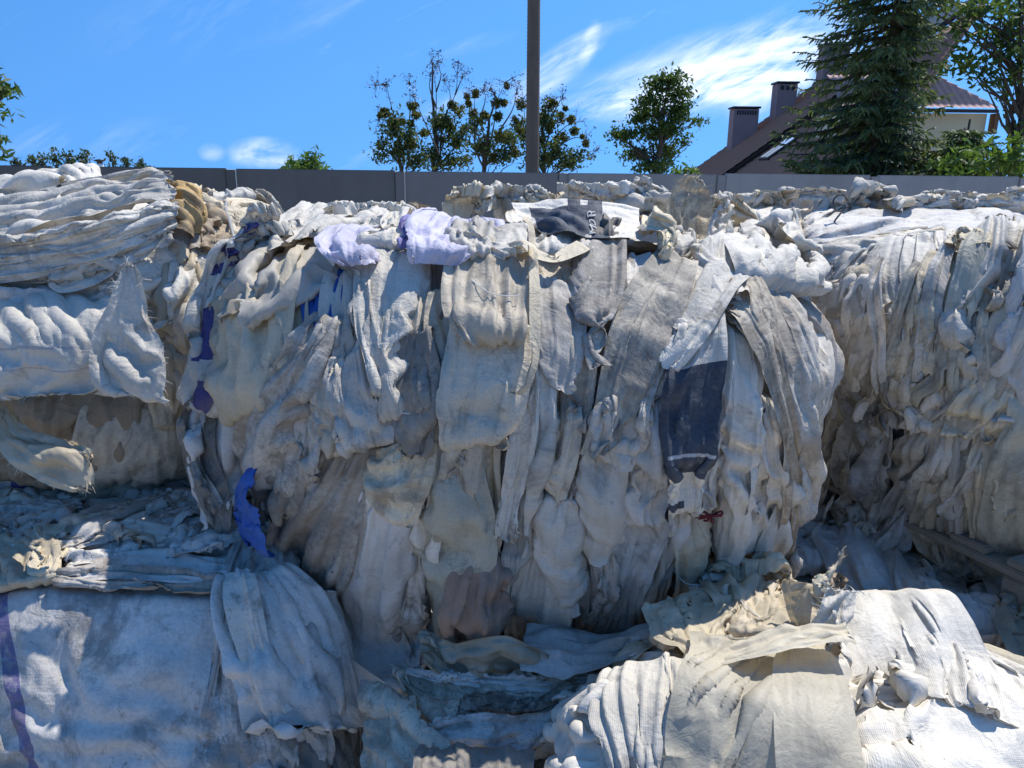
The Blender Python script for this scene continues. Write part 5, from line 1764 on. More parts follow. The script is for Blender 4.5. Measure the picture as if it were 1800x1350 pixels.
ln([(-30, 700, 8, 690, 1.62, 1.66), (-25, 760, 30, 745, 1.58, 1.62), (0, 800, 90, 790, 1.55, 1.58), (80, 840, 165, 790, 1.53, 1.56), (140, 862, 168, 850, 1.52, 1.53)], tint='c', layer=1, sx=1.12, free='blr', fray=30, dirt=.35, film=.8, weave=.3, name='hanging_sheet',
   label='cream flap curling out low on the left')
ln([(102, 790, 108, 770, 1.60, 1.60), (120, 800, 130, 785, 1.57, 1.57), (140, 830, 165, 780, 1.55, 1.55), (155, 850, 168, 800, 1.54, 1.54)], tint='y', layer=1, sx=1.1, free='blr', film=.8, weave=0, dirt=.1, name='film_liner')
# the bundle at its right end
ln([(398, 345, 440, 338), (378, 372, 474, 368), (376, 400, 470, 398), (380, 425, 440, 420)], tint='W', layer=3.5, dirt=.2, sx=1.2, bulge=.06)
ln([(440, 350, 452, 345), (448, 372, 478, 375), (455, 400, 480, 410)], tint='c', layer=3.2, dirt=.4, sx=1.2)
ln([(376, 390, 380, 415), (415, 375, 415, 405), (455, 395, 450, 440)], tint='c', layer=4, dirt=.5, sx=1.3, bulge=.05)
ln([(378, 415, 380, 440), (425, 402, 425, 432), (462, 430, 452, 455)], tint='c', layer=3.8, dirt=.5, sx=1.3, bulge=.05)
ln([(378, 440, 380, 470), (420, 425, 415, 462), (450, 450, 430, 470)], tint='s', layer=3.6, dirt=.1, sx=1.3, bulge=.05)
ln([(378, 465, 425, 460), (376, 520, 418, 520), (372, 570, 400, 570), (372, 610, 385, 610)], tint='g', layer=2.6, dirt=.5, sx=1.3)
ln([(395, 475, 420, 470), (390, 495, 425, 495), (388, 520, 418, 520)], tint='c', layer=3.2, dirt=.2, sx=1.3)
ln([(352, 600, 384, 600), (345, 650, 382, 650), (340, 700, 375, 700)], tint='g', layer=2.2, dirt=.6, sx=1.3)

# ------------------------------------------------------------------ lower left bale
LOWL = Bale('bale', 'lower left bale with a big smooth front sack and slanting purple stripe', (-1.04, 1.97, EYE - 1.255), (0.64, 0.52, 0.41), p=7, lean=0.40, lump=0.012, seed=8)
filler(LOWL, 'top', 60, (-0.95, 0.95, -0.98, 0.2), 1.5, 0.45, (0.06, 0.18), (0.2, 0.55), 'wswgswW', 0.4, (0.4, 0.9), seed=41)
filler(LOWL, 'right', 24, (-0.9, 0.9, -0.8, 0.9), 0.0, 0.3, (0.10, 0.22), (0.3, 0.7), 'gbdsg', 0, (0.5, 1.0), seed=42)
filler(LOWL, 'right', 8, (-0.6, 0.6, -0.6, 0.6), 0.0, 0.2, (0.1, 0.2), (0.3, 0.6), 'gsd', 0, (0.5, 1.0), seed=43)


def lo(st, **k):
    return sheet(LOWL, st, **k)


lo([(-130, 1030, 408, 1042), (-130, 1110, 402, 1125), (-130, 1190, 390, 1205), (-130, 1290, 370, 1300), (-130, 1440, 340, 1440)], tint='s', layer=2.2, sxx=1.03, sy=1.02, free='r', tuck=.02, dirt=.62, weave=1.1, amp=.5, size='XL', hmax=.035, folds=1.2, crease=.6, facet=1.0, pleat=.35,
   prints=[(.24, .29, -1, 2, (.20, .185, .36), .5, 'slant', .24)], label='big smooth white sack with a slanting purple stripe')
lo([(402, 1085, 428, 1080), (386, 1180, 452, 1180), (366, 1250, 476, 1250), (338, 1350, 502, 1350), (325, 1440, 520, 1440)], tint='s', layer=3.2, sx=1.08, dirt=.95, tuck=.02, free='lr', amp=.8)
lo([(404, 1030, 480, 1022), (412, 1085, 532, 1075), (440, 1140, 560, 1150), (452, 1185, 566, 1205), (470, 1215, 566, 1240)], tint='s', layer=4.2, sx=1.5, dirt=.35, free='blr', tuck=.02, amp=2.2, curl=.03)
lo([(404, 1042, 440, 1035), (420, 1100, 462, 1090), (448, 1165, 480, 1165), (462, 1200, 490, 1200)], tint='w', layer=5, sx=1.4, dirt=.4, free='blr', tuck=.02, amp=2)
lo([(470, 1030, 545, 1050), (505, 1110, 572, 1130), (512, 1180, 578, 1200), (520, 1240, 580, 1245)], tint='s', layer=3.6, sx=1.4, dirt=.45, free='br', tuck=.02, amp=1.6)
lo([(460, 1180, 520, 1190), (470, 1250, 540, 1250), (480, 1320, 535, 1300)], tint='g', layer=3.3, sx=1.35, dirt=.5, free='br', tuck=.02)
lo([(530, 1080, 562, 1095), (545, 1170, 580, 1180), (548, 1260, 590, 1270), (540, 1350, 590, 1360)], tint='d', layer=1.6, sx=1.4, dirt=.8)
lo([(490, 1290, 590, 1280), (480, 1350, 600, 1350), (480, 1420, 600, 1420)], tint='d', layer=2.6, sx=1.4, dirt=.8)
# top, front edge and lit corner
lo([(110, 1030, 110, 1044), (240, 1026, 240, 1046), (350, 1032, 350, 1050), (405, 1036, 405, 1050)], tint='g', layer=3.8, sx=1.3, dirt=.95, bulge=.03)
lo([(120, 1010, 120, 1034), (230, 996, 230, 1030), (340, 1005, 340, 1036), (410, 1010, 410, 1040)], tint='s', layer=3.2, sx=1.35, dirt=.5)
lo([(-80, 985, 60, 975), (-80, 1010, 115, 1005), (-80, 1036, 112, 1034)], tint='c', layer=3.6, sx=1.5, sy=1.3, dirt=.5, film=.3, size='M')
lo([(60, 970, 128, 962), (75, 995, 125, 990), (80, 1030, 112, 1026)], tint='c', layer=4, sx=1.5, sy=1.3, dirt=.6)
lo([(130, 975, 140, 1010), (220, 962, 225, 1000), (330, 960, 335, 998), (430, 965, 420, 1000)], tint='s', layer=2.8, sx=1.35, dirt=.8)
lo([(140, 930, 150, 985), (185, 922, 200, 975), (260, 930, 250, 965)], tint='g', layer=3.2, sx=1.3, dirt=.7)
lo([(210, 935, 200, 970), (290, 925, 290, 960), (400, 930, 400, 962)], tint='s', layer=3.0, sx=1.35, dirt=.85)
lo([(240, 900, 240, 930), (330, 890, 330, 925), (420, 895, 430, 930)], tint='s', layer=2.6, sx=1.35, dirt=.5)
lo([(100, 880, 110, 905), (200, 855, 215, 885), (290, 835, 300, 865), (360, 832, 362, 855)], tint='W', layer=2.8, sx=1.25, dirt=.3)
lo([(110, 905, 120, 930), (220, 880, 230, 910), (330, 865, 330, 890)], tint='W', layer=2.5, sx=1.35, dirt=.3)
lo([(-80, 925, -80, 955), (50, 905, 50, 940), (160, 915, 150, 945)], tint='W', layer=2.6, sx=1.35, dirt=.3)
lo([(-80, 955, -80, 985), (60, 940, 60, 970), (150, 940, 150, 965)], tint='W', layer=2.7, sx=1.35, dirt=.3)
lo([(20, 900, 40, 925), (60, 890, 80, 915), (95, 905, 110, 925)], tint='b', layer=3.1, sx=1.4, dirt=.5)
lo([(230, 870, 245, 892), (290, 850, 300, 880), (330, 870, 325, 890)], tint='W', layer=3.2, sx=1.3, dirt=.3)
lo([(440, 965, 500, 960), (420, 1000, 512, 995), (408, 1028, 520, 1020)], tint='s', layer=3.4, sx=1.4, dirt=.7)

# ------------------------------------------------------------------ lower middle bale, under the big one
LOWM = Bale('bale', 'crushed bale below the middle one, its flat dirty sheets folded forward in the shade', (0.13, 1.83, EYE - 1.49), (0.30, 0.58, 0.42), p=5, lump=0.03, seed=11)
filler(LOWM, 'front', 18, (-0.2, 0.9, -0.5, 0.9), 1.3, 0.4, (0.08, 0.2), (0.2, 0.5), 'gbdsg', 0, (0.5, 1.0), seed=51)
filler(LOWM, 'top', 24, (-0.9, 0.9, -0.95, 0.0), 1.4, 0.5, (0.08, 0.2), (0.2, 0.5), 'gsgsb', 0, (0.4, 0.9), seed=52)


def lm(st, **k):
    if len(st[0]) == 6:
        st = [s[:4] + tuple(y * (1.10 if y < 1.3 else 1.02) for y in s[4:]) for s in st]
    return sheet(LOWM, st, **k)


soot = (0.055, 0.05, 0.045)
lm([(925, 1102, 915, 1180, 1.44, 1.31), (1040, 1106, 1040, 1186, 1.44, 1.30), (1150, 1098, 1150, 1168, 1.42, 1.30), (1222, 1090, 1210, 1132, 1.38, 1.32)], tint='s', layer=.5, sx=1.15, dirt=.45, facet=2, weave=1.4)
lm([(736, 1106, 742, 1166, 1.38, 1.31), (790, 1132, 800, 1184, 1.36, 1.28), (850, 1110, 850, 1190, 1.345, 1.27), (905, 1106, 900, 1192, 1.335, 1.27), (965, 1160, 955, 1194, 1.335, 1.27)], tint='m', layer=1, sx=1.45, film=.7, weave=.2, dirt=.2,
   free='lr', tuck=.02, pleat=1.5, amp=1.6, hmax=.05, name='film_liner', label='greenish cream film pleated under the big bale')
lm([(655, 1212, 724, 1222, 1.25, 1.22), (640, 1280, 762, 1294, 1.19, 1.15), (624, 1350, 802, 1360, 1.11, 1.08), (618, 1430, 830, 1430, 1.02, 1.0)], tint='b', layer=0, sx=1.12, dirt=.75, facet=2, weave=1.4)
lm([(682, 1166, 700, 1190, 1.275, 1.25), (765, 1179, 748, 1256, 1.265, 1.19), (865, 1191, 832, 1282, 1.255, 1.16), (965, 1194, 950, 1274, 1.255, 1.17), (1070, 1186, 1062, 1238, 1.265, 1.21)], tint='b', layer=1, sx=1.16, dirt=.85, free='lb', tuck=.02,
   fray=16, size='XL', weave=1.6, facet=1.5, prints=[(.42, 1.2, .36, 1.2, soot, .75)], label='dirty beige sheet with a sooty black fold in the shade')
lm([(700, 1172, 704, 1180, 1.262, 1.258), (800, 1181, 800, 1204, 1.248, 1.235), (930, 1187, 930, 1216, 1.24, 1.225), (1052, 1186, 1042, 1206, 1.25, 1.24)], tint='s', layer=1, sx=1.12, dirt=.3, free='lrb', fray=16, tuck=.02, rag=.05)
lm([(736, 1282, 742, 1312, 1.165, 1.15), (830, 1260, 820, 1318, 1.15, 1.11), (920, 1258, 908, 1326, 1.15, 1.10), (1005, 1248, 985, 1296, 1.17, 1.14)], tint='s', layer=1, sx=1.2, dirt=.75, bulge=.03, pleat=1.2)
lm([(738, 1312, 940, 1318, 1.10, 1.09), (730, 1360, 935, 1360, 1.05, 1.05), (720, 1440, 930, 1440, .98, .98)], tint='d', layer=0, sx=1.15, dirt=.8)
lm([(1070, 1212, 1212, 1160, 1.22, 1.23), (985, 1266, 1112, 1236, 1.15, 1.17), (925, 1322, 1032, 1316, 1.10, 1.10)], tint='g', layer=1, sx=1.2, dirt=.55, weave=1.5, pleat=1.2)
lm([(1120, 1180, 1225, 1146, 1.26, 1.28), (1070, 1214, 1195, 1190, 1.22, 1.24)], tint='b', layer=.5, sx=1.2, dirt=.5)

# ------------------------------------------------------------------ lower right heap in the sun
LOWR = Bale('bale', 'sunlit bale in the right corner wrapped in torn cream film and white sacks', (0.63, 1.20, EYE - 1.28), (0.50, 0.27, 0.42), rz=R(-4), p=4, lump=0.04, seed=14)
filler(LOWR, 'front', 24, (-0.9, 0.9, -0.3, 0.9), 0.2, 0.6, (0.08, 0.2), (0.2, 0.5), 'Wwcyc', 0, (0.1, 0.5), seed=61)
filler(LOWR, 'top', 30, (-0.9, 0.9, -0.9, 0.9), 1.0, 0.8, (0.06, 0.16), (0.15, 0.35), 'WwcycW', 0, (0.1, 0.5), seed=62)
filler(LOWR, 'left', 8, (-0.9, 0.9, -0.3, 0.9), 0.2, 0.6, (0.08, 0.2), (0.2, 0.5), 'Wwgc', 0, (0.1, 0.5), seed=63)


def lr(st, **k):
    return sheet(LOWR, st, **k)


lr([(1035, 1235, 1120, 1240), (945, 1285, 1112, 1290), (922, 1325, 1112, 1340), (920, 1400, 1125, 1400)], tint='W', layer=3.4, sx=1.5, sy=1.2, dirt=.2, size='XL', amp=2)
lr([(922, 1292, 990, 1285), (920, 1325, 1000, 1330), (915, 1380, 1000, 1390)], tint='W', layer=4, sx=1.5, sy=1.2, dirt=.15, size='L', amp=2)
lr([(1110, 1218, 1225, 1198), (1112, 1270, 1216, 1258), (1118, 1350, 1206, 1345), (1120, 1420, 1200, 1420)], tint='W', layer=3.8, sx=1.5, sy=1.2, dirt=.4, size='L', amp=2)
lr([(1225, 1182, 1440, 1150), (1212, 1225, 1462, 1185), (1176, 1285, 1452, 1255), (1165, 1350, 1420, 1330), (1160, 1430, 1400, 1430)], tint='f', layer=5.6, sxx=1.04, sy=1.03, folds=2, film=.85, weave=.15, dirt=.2, size='XL', free='lr', tuck=.02, name='film_liner', amp=1,
   crease=.4, facet=3.2, pleat=.45, label='big sheet of stained cream film catching the sun')
lr([(1462, 1160, 1470, 1160), (1372, 1232, 1468, 1205), (1352, 1290, 1466, 1290), (1358, 1350, 1462, 1350), (1360, 1430, 1450, 1430)], tint='f', layer=6.6, sxx=1.03, film=.85, weave=.15, dirt=.18, free='lr', tuck=.02, name='film_liner', amp=.7, crease=.4, facet=3.2, pleat=.45)
lr([(1215, 1180, 1235, 1200, 1.18, 1.12), (1320, 1140, 1310, 1178, 1.16, 1.08), (1420, 1115, 1420, 1152, 1.16, 1.08), (1485, 1112, 1490, 1142, 1.16, 1.09)], tint='f', layer=2, sxx=1.04, film=.8, weave=.1, dirt=.1, free='lrb', name='film_liner', amp=.6)
lr([(1488, 1105, 1590, 1082), (1480, 1175, 1682, 1150), (1478, 1265, 1755, 1225), (1478, 1350, 1810, 1320), (1478, 1440, 1860, 1430)], tint='W', layer=4.2, sxx=1.03, folds=3, crease=.4, facet=4.5, pleat=.3, dirt=.2, weave=1.3, size='XL', free='r', tuck=.02, amp=2.2,
   label='big white woven sack creased and bright in the sun')
lr([(1580, 1085, 1650, 1130), (1600, 1130, 1700, 1170), (1640, 1190, 1790, 1250), (1660, 1260, 1830, 1320)], tint='W', layer=3.4, sx=1.25, dirt=.2, weave=1.6)
lr([(1282, 1048, 1372, 1025), (1268, 1078, 1395, 1062), (1290, 1110, 1398, 1100)], tint='y', layer=4, sx=1.6, sy=1.35, dirt=.2, film=.5, weave=.2, bulge=.08, size='L', amp=2)
lr([(1185, 1105, 1330, 1085), (1170, 1135, 1340, 1120), (1190, 1165, 1320, 1160)], tint='y', layer=3.6, sx=1.6, sy=1.35, dirt=.3, film=.6, weave=.2, size='L', amp=2)
lr([(1160, 1120, 1200, 1100), (1180, 1160, 1230, 1150), (1215, 1200, 1240, 1190)], tint='c', layer=4.2, sx=1.4, dirt=.3, film=.6, weave=.2)
lr([(1330, 1080, 1400, 1090), (1300, 1120, 1400, 1120), (1280, 1150, 1390, 1140)], tint='c', layer=3.8, sx=1.4, sy=1.2, dirt=.3, film=.4)
lr([(1404, 1112, 1430, 1118, 1.24, 1.22), (1392, 1075, 1430, 1080, 1.26, 1.22), (1378, 1040, 1438, 1052, 1.27, 1.24), (1376, 1014, 1442, 1040, 1.27, 1.26)], tint='y', layer=1, sx=1.12, free='blr', film=.6, weave=.1, dirt=.1, name='film_liner', amp=.7)
lr([(1402, 1122, 1450, 1120, 1.20, 1.20), (1420, 1090, 1480, 1085, 1.19, 1.20), (1440, 1060, 1496, 1066, 1.20, 1.22), (1452, 1040, 1500, 1042, 1.22, 1.24)], tint='W', layer=1, sx=1.15, free='blr', weave=2.0, dirt=.1, fray=40, amp=.8)
lr([(1424, 1060, 1440, 1062, 1.24, 1.24), (1432, 1030, 1442, 1032, 1.25, 1.25), (1446, 1000, 1454, 1006, 1.26, 1.26), (1464, 984, 1470, 990, 1.27, 1.27), (1478, 970, 1482, 978, 1.27, 1.27)], tint='c', layer=1, sx=1.3, free='blr', fray=16, name='frayed_strip')
lr([(1470, 1060, 1500, 1050), (1466, 1095, 1498, 1090), (1462, 1130, 1490, 1120)], tint='B', layer=3, sx=1.3, dirt=.4)
lr([(1250, 1060, 1312, 1056), (1244, 1082, 1306, 1082), (1240, 1100, 1290, 1100)], tint='w', layer=4.2, sx=1.03, dirt=.3, tuck=.02, free='lr')
STAMP = PANELS[-1]

# ------------------------------------------------------------------ lower right bale behind, in shade
SHADE = Bale('bale', 'low bale lying in deep shade between the pallet and the sunlit sacks', (1.22, 2.02, EYE - 1.44), (0.78, 0.70, 0.40), p=5, lump=0.05, seed=17)
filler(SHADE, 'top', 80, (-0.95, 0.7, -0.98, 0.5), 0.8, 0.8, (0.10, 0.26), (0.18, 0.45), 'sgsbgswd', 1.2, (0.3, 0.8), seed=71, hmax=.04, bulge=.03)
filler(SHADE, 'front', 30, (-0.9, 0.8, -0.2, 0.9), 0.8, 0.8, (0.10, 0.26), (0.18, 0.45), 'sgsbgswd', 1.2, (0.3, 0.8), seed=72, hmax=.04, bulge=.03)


def sh(st, **k):
    k.setdefault('facet', 2.2)
    k['sx'] = 1.4
    k['hmax'] = 0.05
    return sheet(SHADE, st, **k)


sh([(1470, 960, 1530, 955), (1460, 1010, 1560, 1000), (1500, 1060, 1590, 1060), (1560, 1090, 1600, 1095)], tint='s', layer=4, sx=1.2, dirt=.3, bulge=.06)
sh([(1570, 980, 1630, 995), (1560, 1035, 1650, 1040), (1600, 1095, 1680, 1090)], tint='g', layer=2, sx=1.2, dirt=.4, bulge=.03)
sh([(1640, 1060, 1700, 1070), (1620, 1100, 1740, 1100), (1680, 1150, 1780, 1140)], tint='s', layer=2.4, sx=1.2, dirt=.3, bulge=.03)
sh([(1350, 950, 1430, 930), (1350, 990, 1460, 980), (1360, 1030, 1460, 1020)], tint='s', layer=3.5, sx=1.3, dirt=.5)
sh([(1420, 920, 1480, 910), (1430, 950, 1500, 940), (1450, 980, 1520, 975)], tint='g', layer=3.5, sx=1.3, dirt=.5)
sh([(1750, 1095, 1830, 1090), (1752, 1160, 1830, 1150), (1770, 1230, 1830, 1230)], tint='B', layer=5, sx=1.2, dirt=.6, bulge=.05)

# ------------------------------------------------------------------ right bale on a pallet
RIGHT = Bale('bale', 'shaggy bale on the right standing on a wooden pallet, full of torn hanging strips', (1.515, 2.26, EYE - 0.505), (0.61, 0.52, 0.355), rz=R(24), p=3.6, lump=0.04, seed=19)
filler(RIGHT, 'left', 46, (-0.6, 0.95, -0.9, 0.9), 0.15, 0.4, (0.06, 0.16), (0.2, 0.55), 'wbgcbmdw', 0.3, (0.3, 0.9), seed=81, free='b', rag=.1, fray=14, hmax=.03, bulge=.02, curl=.01)
filler(RIGHT, 'top', 30, (-0.95, 0.8, -0.9, 0.9), 0.8, 0.8, (0.08, 0.2), (0.2, 0.5), 'WWwc', 0.3, (0.1, 0.5), seed=82)
filler(RIGHT, 'front', 14, (-0.95, 0.6, -0.9, 0.9), 0.2, 0.4, (0.1, 0.2), (0.3, 0.6), 'wbgcm', 0.3, (0.3, 0.9), seed=83)


def rt(st, **k):
    if min(min(s[1], s[3]) for s in st) < 418:
        st = [tuple(v if i % 2 == 0 or v > 424 else 424 + (v - 424) * 0.3 for i, v in enumerate(s)) for s in st]
        k['layer'] = k.get('layer', 1) * 0.45
    return sheet(RIGHT, st, **k)


stitch = (.12, .12, .12)
rt([(1572, 428, 1634, 402), (1570, 480, 1668, 474), (1580, 545, 1658, 545), (1592, 592, 1642, 592), (1608, 620, 1628, 614)], tint='W', layer=5, sx=1.1, dirt=.3, free='blr', tuck=.02, curl=.02, amp=.8,
   prints=[(.40, .43, .02, 1, stitch, .3), (.62, .645, .02, 1, stitch, .3)], label='tall white sack end with two dark seams')
rt([(1530, 465, 1575, 440), (1490, 530, 1540, 515), (1456, 590, 1496, 580)], tint='w', layer=3.5, sx=1.3, dirt=.4)
rt([(1520, 500, 1568, 490), (1500, 570, 1552, 560), (1492, 640, 1530, 640), (1500, 690, 1518, 690)], tint='w', layer=3.9, sx=1.3, dirt=.45)
rt([(1548, 555, 1584, 535), (1525, 615, 1582, 600), (1506, 680, 1562, 660), (1525, 700, 1550, 690)], tint='w', layer=4.4, sx=1.15, dirt=.5, free='br', fray=50, rag=.06)
rt([(1500, 640, 1530, 640), (1496, 690, 1545, 690), (1520, 715, 1552, 712)], tint='c', layer=4, sx=1.3, dirt=.4, free='b', fray=30)
rt([(1558, 590, 1592, 600), (1552, 660, 1612, 662), (1550, 722, 1590, 724)], tint='d', layer=3.6, sx=1.1, dirt=.9, bulge=.05)
rt([(1546, 715, 1590, 718), (1530, 780, 1584, 780), (1514, 838, 1552, 842)], tint='s', layer=3.3, sx=1.15, dirt=.5, bulge=.05)
rt([(1500, 715, 1548, 718), (1496, 780, 1530, 790), (1470, 880, 1506, 870)], tint='b', layer=3, sx=1.3, dirt=.6, free='b', fray=40, rag=.1)
rt([(1455, 700, 1505, 690), (1440, 780, 1500, 780), (1430, 860, 1480, 870)], tint='b', layer=2.6, sx=1.3, dirt=.8, free='b', fray=40)
rt([(1596, 610, 1650, 600), (1600, 650, 1660, 650), (1610, 690, 1650, 690)], tint='b', layer=3.4, sx=1.6, sy=1.3, dirt=.5)
rt([(1645, 560, 1675, 540), (1640, 620, 1680, 620), (1650, 680, 1675, 690)], tint='c', layer=3.2, sx=1.4, dirt=.5)
rt([(1625, 655, 1690, 640), (1622, 690, 1700, 680), (1625, 720, 1680, 715)], tint='w', layer=3.8, sx=1.3, dirt=.4)
rt([(1670, 560, 1740, 570), (1680, 610, 1750, 620), (1690, 660, 1740, 660)], tint='b', layer=3.5, sx=1.6, sy=1.3, dirt=.5)
rt([(1738, 412, 1812, 392), (1706, 490, 1806, 470), (1682, 560, 1796, 560), (1692, 612, 1756, 612)], tint='W', layer=4.6, sx=1.24, dirt=.45, amp=1.2, bulge=.01, facet=1.8)
rt([(1796, 430, 1860, 430), (1776, 530, 1850, 530), (1750, 640, 1830, 640), (1750, 670, 1800, 670)], tint='s', layer=4.9, sx=1.2, dirt=.2)
rt([(1690, 440, 1745, 398), (1678, 470, 1740, 440), (1690, 490, 1730, 480)], tint='W', layer=4.8, sx=1.4, dirt=.3, free='bl', fray=50)
rt([(1652, 470, 1740, 465), (1650, 520, 1712, 520), (1650, 570, 1690, 560)], tint='c', layer=3.2, sx=1.5, dirt=.3)
rt([(1680, 462, 1740, 462), (1680, 474, 1738, 476)], tint='y', layer=5.4, sx=1.4, dirt=.2, free='b', fray=90)
rt([(1640, 420, 1700, 400), (1650, 450, 1700, 440), (1660, 470, 1690, 465)], tint='w', layer=4, sx=1.4, dirt=.3)
rt([(1730, 650, 1800, 640), (1690, 690, 1785, 690), (1690, 720, 1740, 730)], tint='c', layer=4.8, sx=1.4, sy=1.2, dirt=.3)
rt([(1630, 720, 1700, 690), (1590, 780, 1680, 760), (1585, 800, 1640, 800)], tint='b', layer=4, sx=1.5, dirt=.5)
rt([(1660, 740, 1730, 710), (1600, 810, 1690, 790), (1590, 850, 1650, 850)], tint='w', layer=4.3, sx=1.15, dirt=.5, free='b', fray=26)
rt([(1600, 846, 1632, 830), (1545, 895, 1622, 880), (1522, 930, 1604, 920), (1520, 970, 1578, 955)], tint='s', layer=4.2, sx=1.05, dirt=.3, free='blr', tuck=.02, curl=.03, amp=.6)
rt([(1696, 752, 1738, 742), (1652, 830, 1728, 820), (1640, 890, 1722, 885), (1660, 925, 1716, 925)], tint='c', layer=4.2, sx=1.12, dirt=.4, bulge=.06)
rt([(1730, 680, 1778, 680), (1726, 780, 1768, 780), (1730, 880, 1760, 880)], tint='c', layer=4.4, sx=1.4, dirt=.4)
rt([(1792, 640, 1850, 640), (1758, 790, 1850, 790), (1746, 880, 1850, 885), (1752, 935, 1850, 950)], tint='m', layer=4.8, sx=1.06, dirt=.45, free='l', tuck=.02, bulge=.06)
rt([(1630, 890, 1740, 892), (1640, 920, 1760, 930), (1660, 945, 1780, 960)], tint='c', layer=3.8, sx=1.5, sy=1.3, dirt=.4)
rt([(1560, 740, 1600, 740), (1570, 800, 1600, 800), (1560, 860, 1590, 860)], tint='k', layer=2, sx=1.3, dirt=.9)

# ------------------------------------------------------------------ back right bale
BACK = Bale('bale', 'long pale bale at the back on the right, topped with a steel wire ring', (1.72, 3.28, EYE - 0.58), (0.92, 0.55, 0.36), p=6, lump=0.03, seed=23)
filler(BACK, 'top', 60, (-0.95, 0.9, -0.9, 0.9), 1.3, 0.7, (0.10, 0.26), (0.2, 0.5), 'WWwcWW', 0.5, (0.1, 0.4), seed=91, hmax=.03, bulge=.02)
filler(BACK, 'front', 20, (-0.95, 0.6, -0.5, 0.8), 0.6, 0.8, (0.12, 0.26), (0.2, 0.5), 'wgbcd', 0, (0.4, 0.8), seed=92)
filler(BACK, 'left', 14, (-0.9, 0.9, -0.2, 0.9), 0.6, 0.8, (0.12, 0.26), (0.2, 0.5), 'Wwcb', 0, (0.2, 0.6), seed=93)


def bk(st, **k):
    return sheet(BACK, st, **k)


bk([(1404, 398, 1406, 422), (1470, 375, 1480, 404), (1640, 372, 1640, 388), (1840, 372, 1840, 385)], tint='W', layer=3.4, sx=1.15, dirt=.2, size='LT', free='', tuck=.025)
bk([(1402, 415, 1408, 460), (1490, 400, 1500, 470), (1650, 386, 1650, 470), (1840, 384, 1840, 470)], tint='s', layer=2.8, sx=1.12, dirt=.45, size='XL', amp=1.5)
bk([(1396, 430, 1470, 440), (1396, 490, 1510, 480), (1400, 560, 1500, 540), (1410, 640, 1470, 620)], tint='g', layer=2.6, sx=1.1, dirt=.95)
bk([(1300, 372, 1380, 372), (1290, 400, 1390, 400), (1300, 430, 1396, 430)], tint='W', layer=3.5, sx=1.5, sy=1.2, dirt=.2)
bk([(1330, 400, 1396, 396), (1340, 430, 1400, 425), (1350, 470, 1398, 465)], tint='b', layer=3.1, sx=1.5, dirt=.5)
rs_ = np.random.RandomState(56)
for q in range(48):
    x, y = rs_.uniform(1455, 1800), rs_.uniform(440, 900)
    if x < 1530 and y > 820 or y < 480 + (1570 - x) * 1.1:
        continue
    L_, w, a = rs_.uniform(110, 280), rs_.uniform(18, 50), rs_.normal(0.12, 0.3)
    dx, dy = -math.sin(a), math.cos(a)
    rt([(x + dx * L_ * s - w / 2 * kk, y + dy * L_ * s + dx * w / 2 * kk, x + dx * L_ * s + w / 2 * kk, y + dy * L_ * s - dx * w / 2 * kk) for s, kk in zip((-0.5, -0.15, 0.2, 0.5), (0.7, 1, 0.9, rs_.uniform(.3, 1)))],
       tint='wbcgbmcwb'[rs_.randint(9)], layer=rs_.uniform(2.8, 5.2), sx=rs_.uniform(1.15, 1.35), dirt=rs_.uniform(.3, .9), size='F', name='torn_strip', bulge=.02, free=('l', 'r', 'lb', 'rb', 'lrb')[rs_.randint(5)], tuck=.03, rag=.08,
       fray=int(rs_.choice([0, 10, 26])))

rs_ = np.random.RandomState(55)
for q in range(13):
    x0 = 1285 + q * 42 + rs_.uniform(-18, 18)
    y0, w0, h0 = 347 + rs_.uniform(-2, 9), rs_.uniform(50, 130), rs_.uniform(12, 26)
    bk([(x0, y0 + rs_.uniform(-3, 3), x0 + rs_.uniform(-10, 20), y0 + h0), (x0 + w0 / 2, y0 - rs_.uniform(0, 5), x0 + w0 / 2, y0 + h0), (x0 + w0, y0 + rs_.uniform(-2, 5), x0 + w0, y0 + h0 * .8)], tint='WWWcw'[rs_.randint(5)],
       layer=rs_.uniform(0.5, 3), sx=1.3, dirt=.25, bulge=.03, facet=2, size='F')

rs_ = np.random.RandomState(123)
for q in range(8):
    x, y = rs_.uniform(760, 1190), rs_.uniform(1110, 1340)
    if x < 740 and y < 1200:
        continue
    L_, w, a = rs_.uniform(120, 260), rs_.uniform(60, 120), rs_.normal(-0.12, 0.3)
    dx, dy = math.cos(a), math.sin(a)
    lm([(x + dx * L_ * s - dy * w / 2 * kk, y + dy * L_ * s - w / 2 * kk, x + dx * L_ * s + dy * w / 2 * kk, y + dy * L_ * s + w / 2 * kk) for s, kk in zip((-0.5, -0.15, 0.2, 0.5), (0.7, 1, 0.9, rs_.uniform(.3, .9)))],
       tint='sgbdgsbk'[rs_.randint(8)], layer=0.4 + q * 0.14, hmax=.02, amp=1.2, sy=1.06, sx=rs_.uniform(1.2, 1.5), dirt=rs_.uniform(.3, 1), size='MT', name='torn_strip', bulge=.03, free=('l', 'r', 'lb', 'rb', 'lrb')[rs_.randint(5)], tuck=.035, rag=.08, crease=1.3,
       film=1.0 if q % 5 == 0 else 0.0)
rs_ = np.random.RandomState(124)
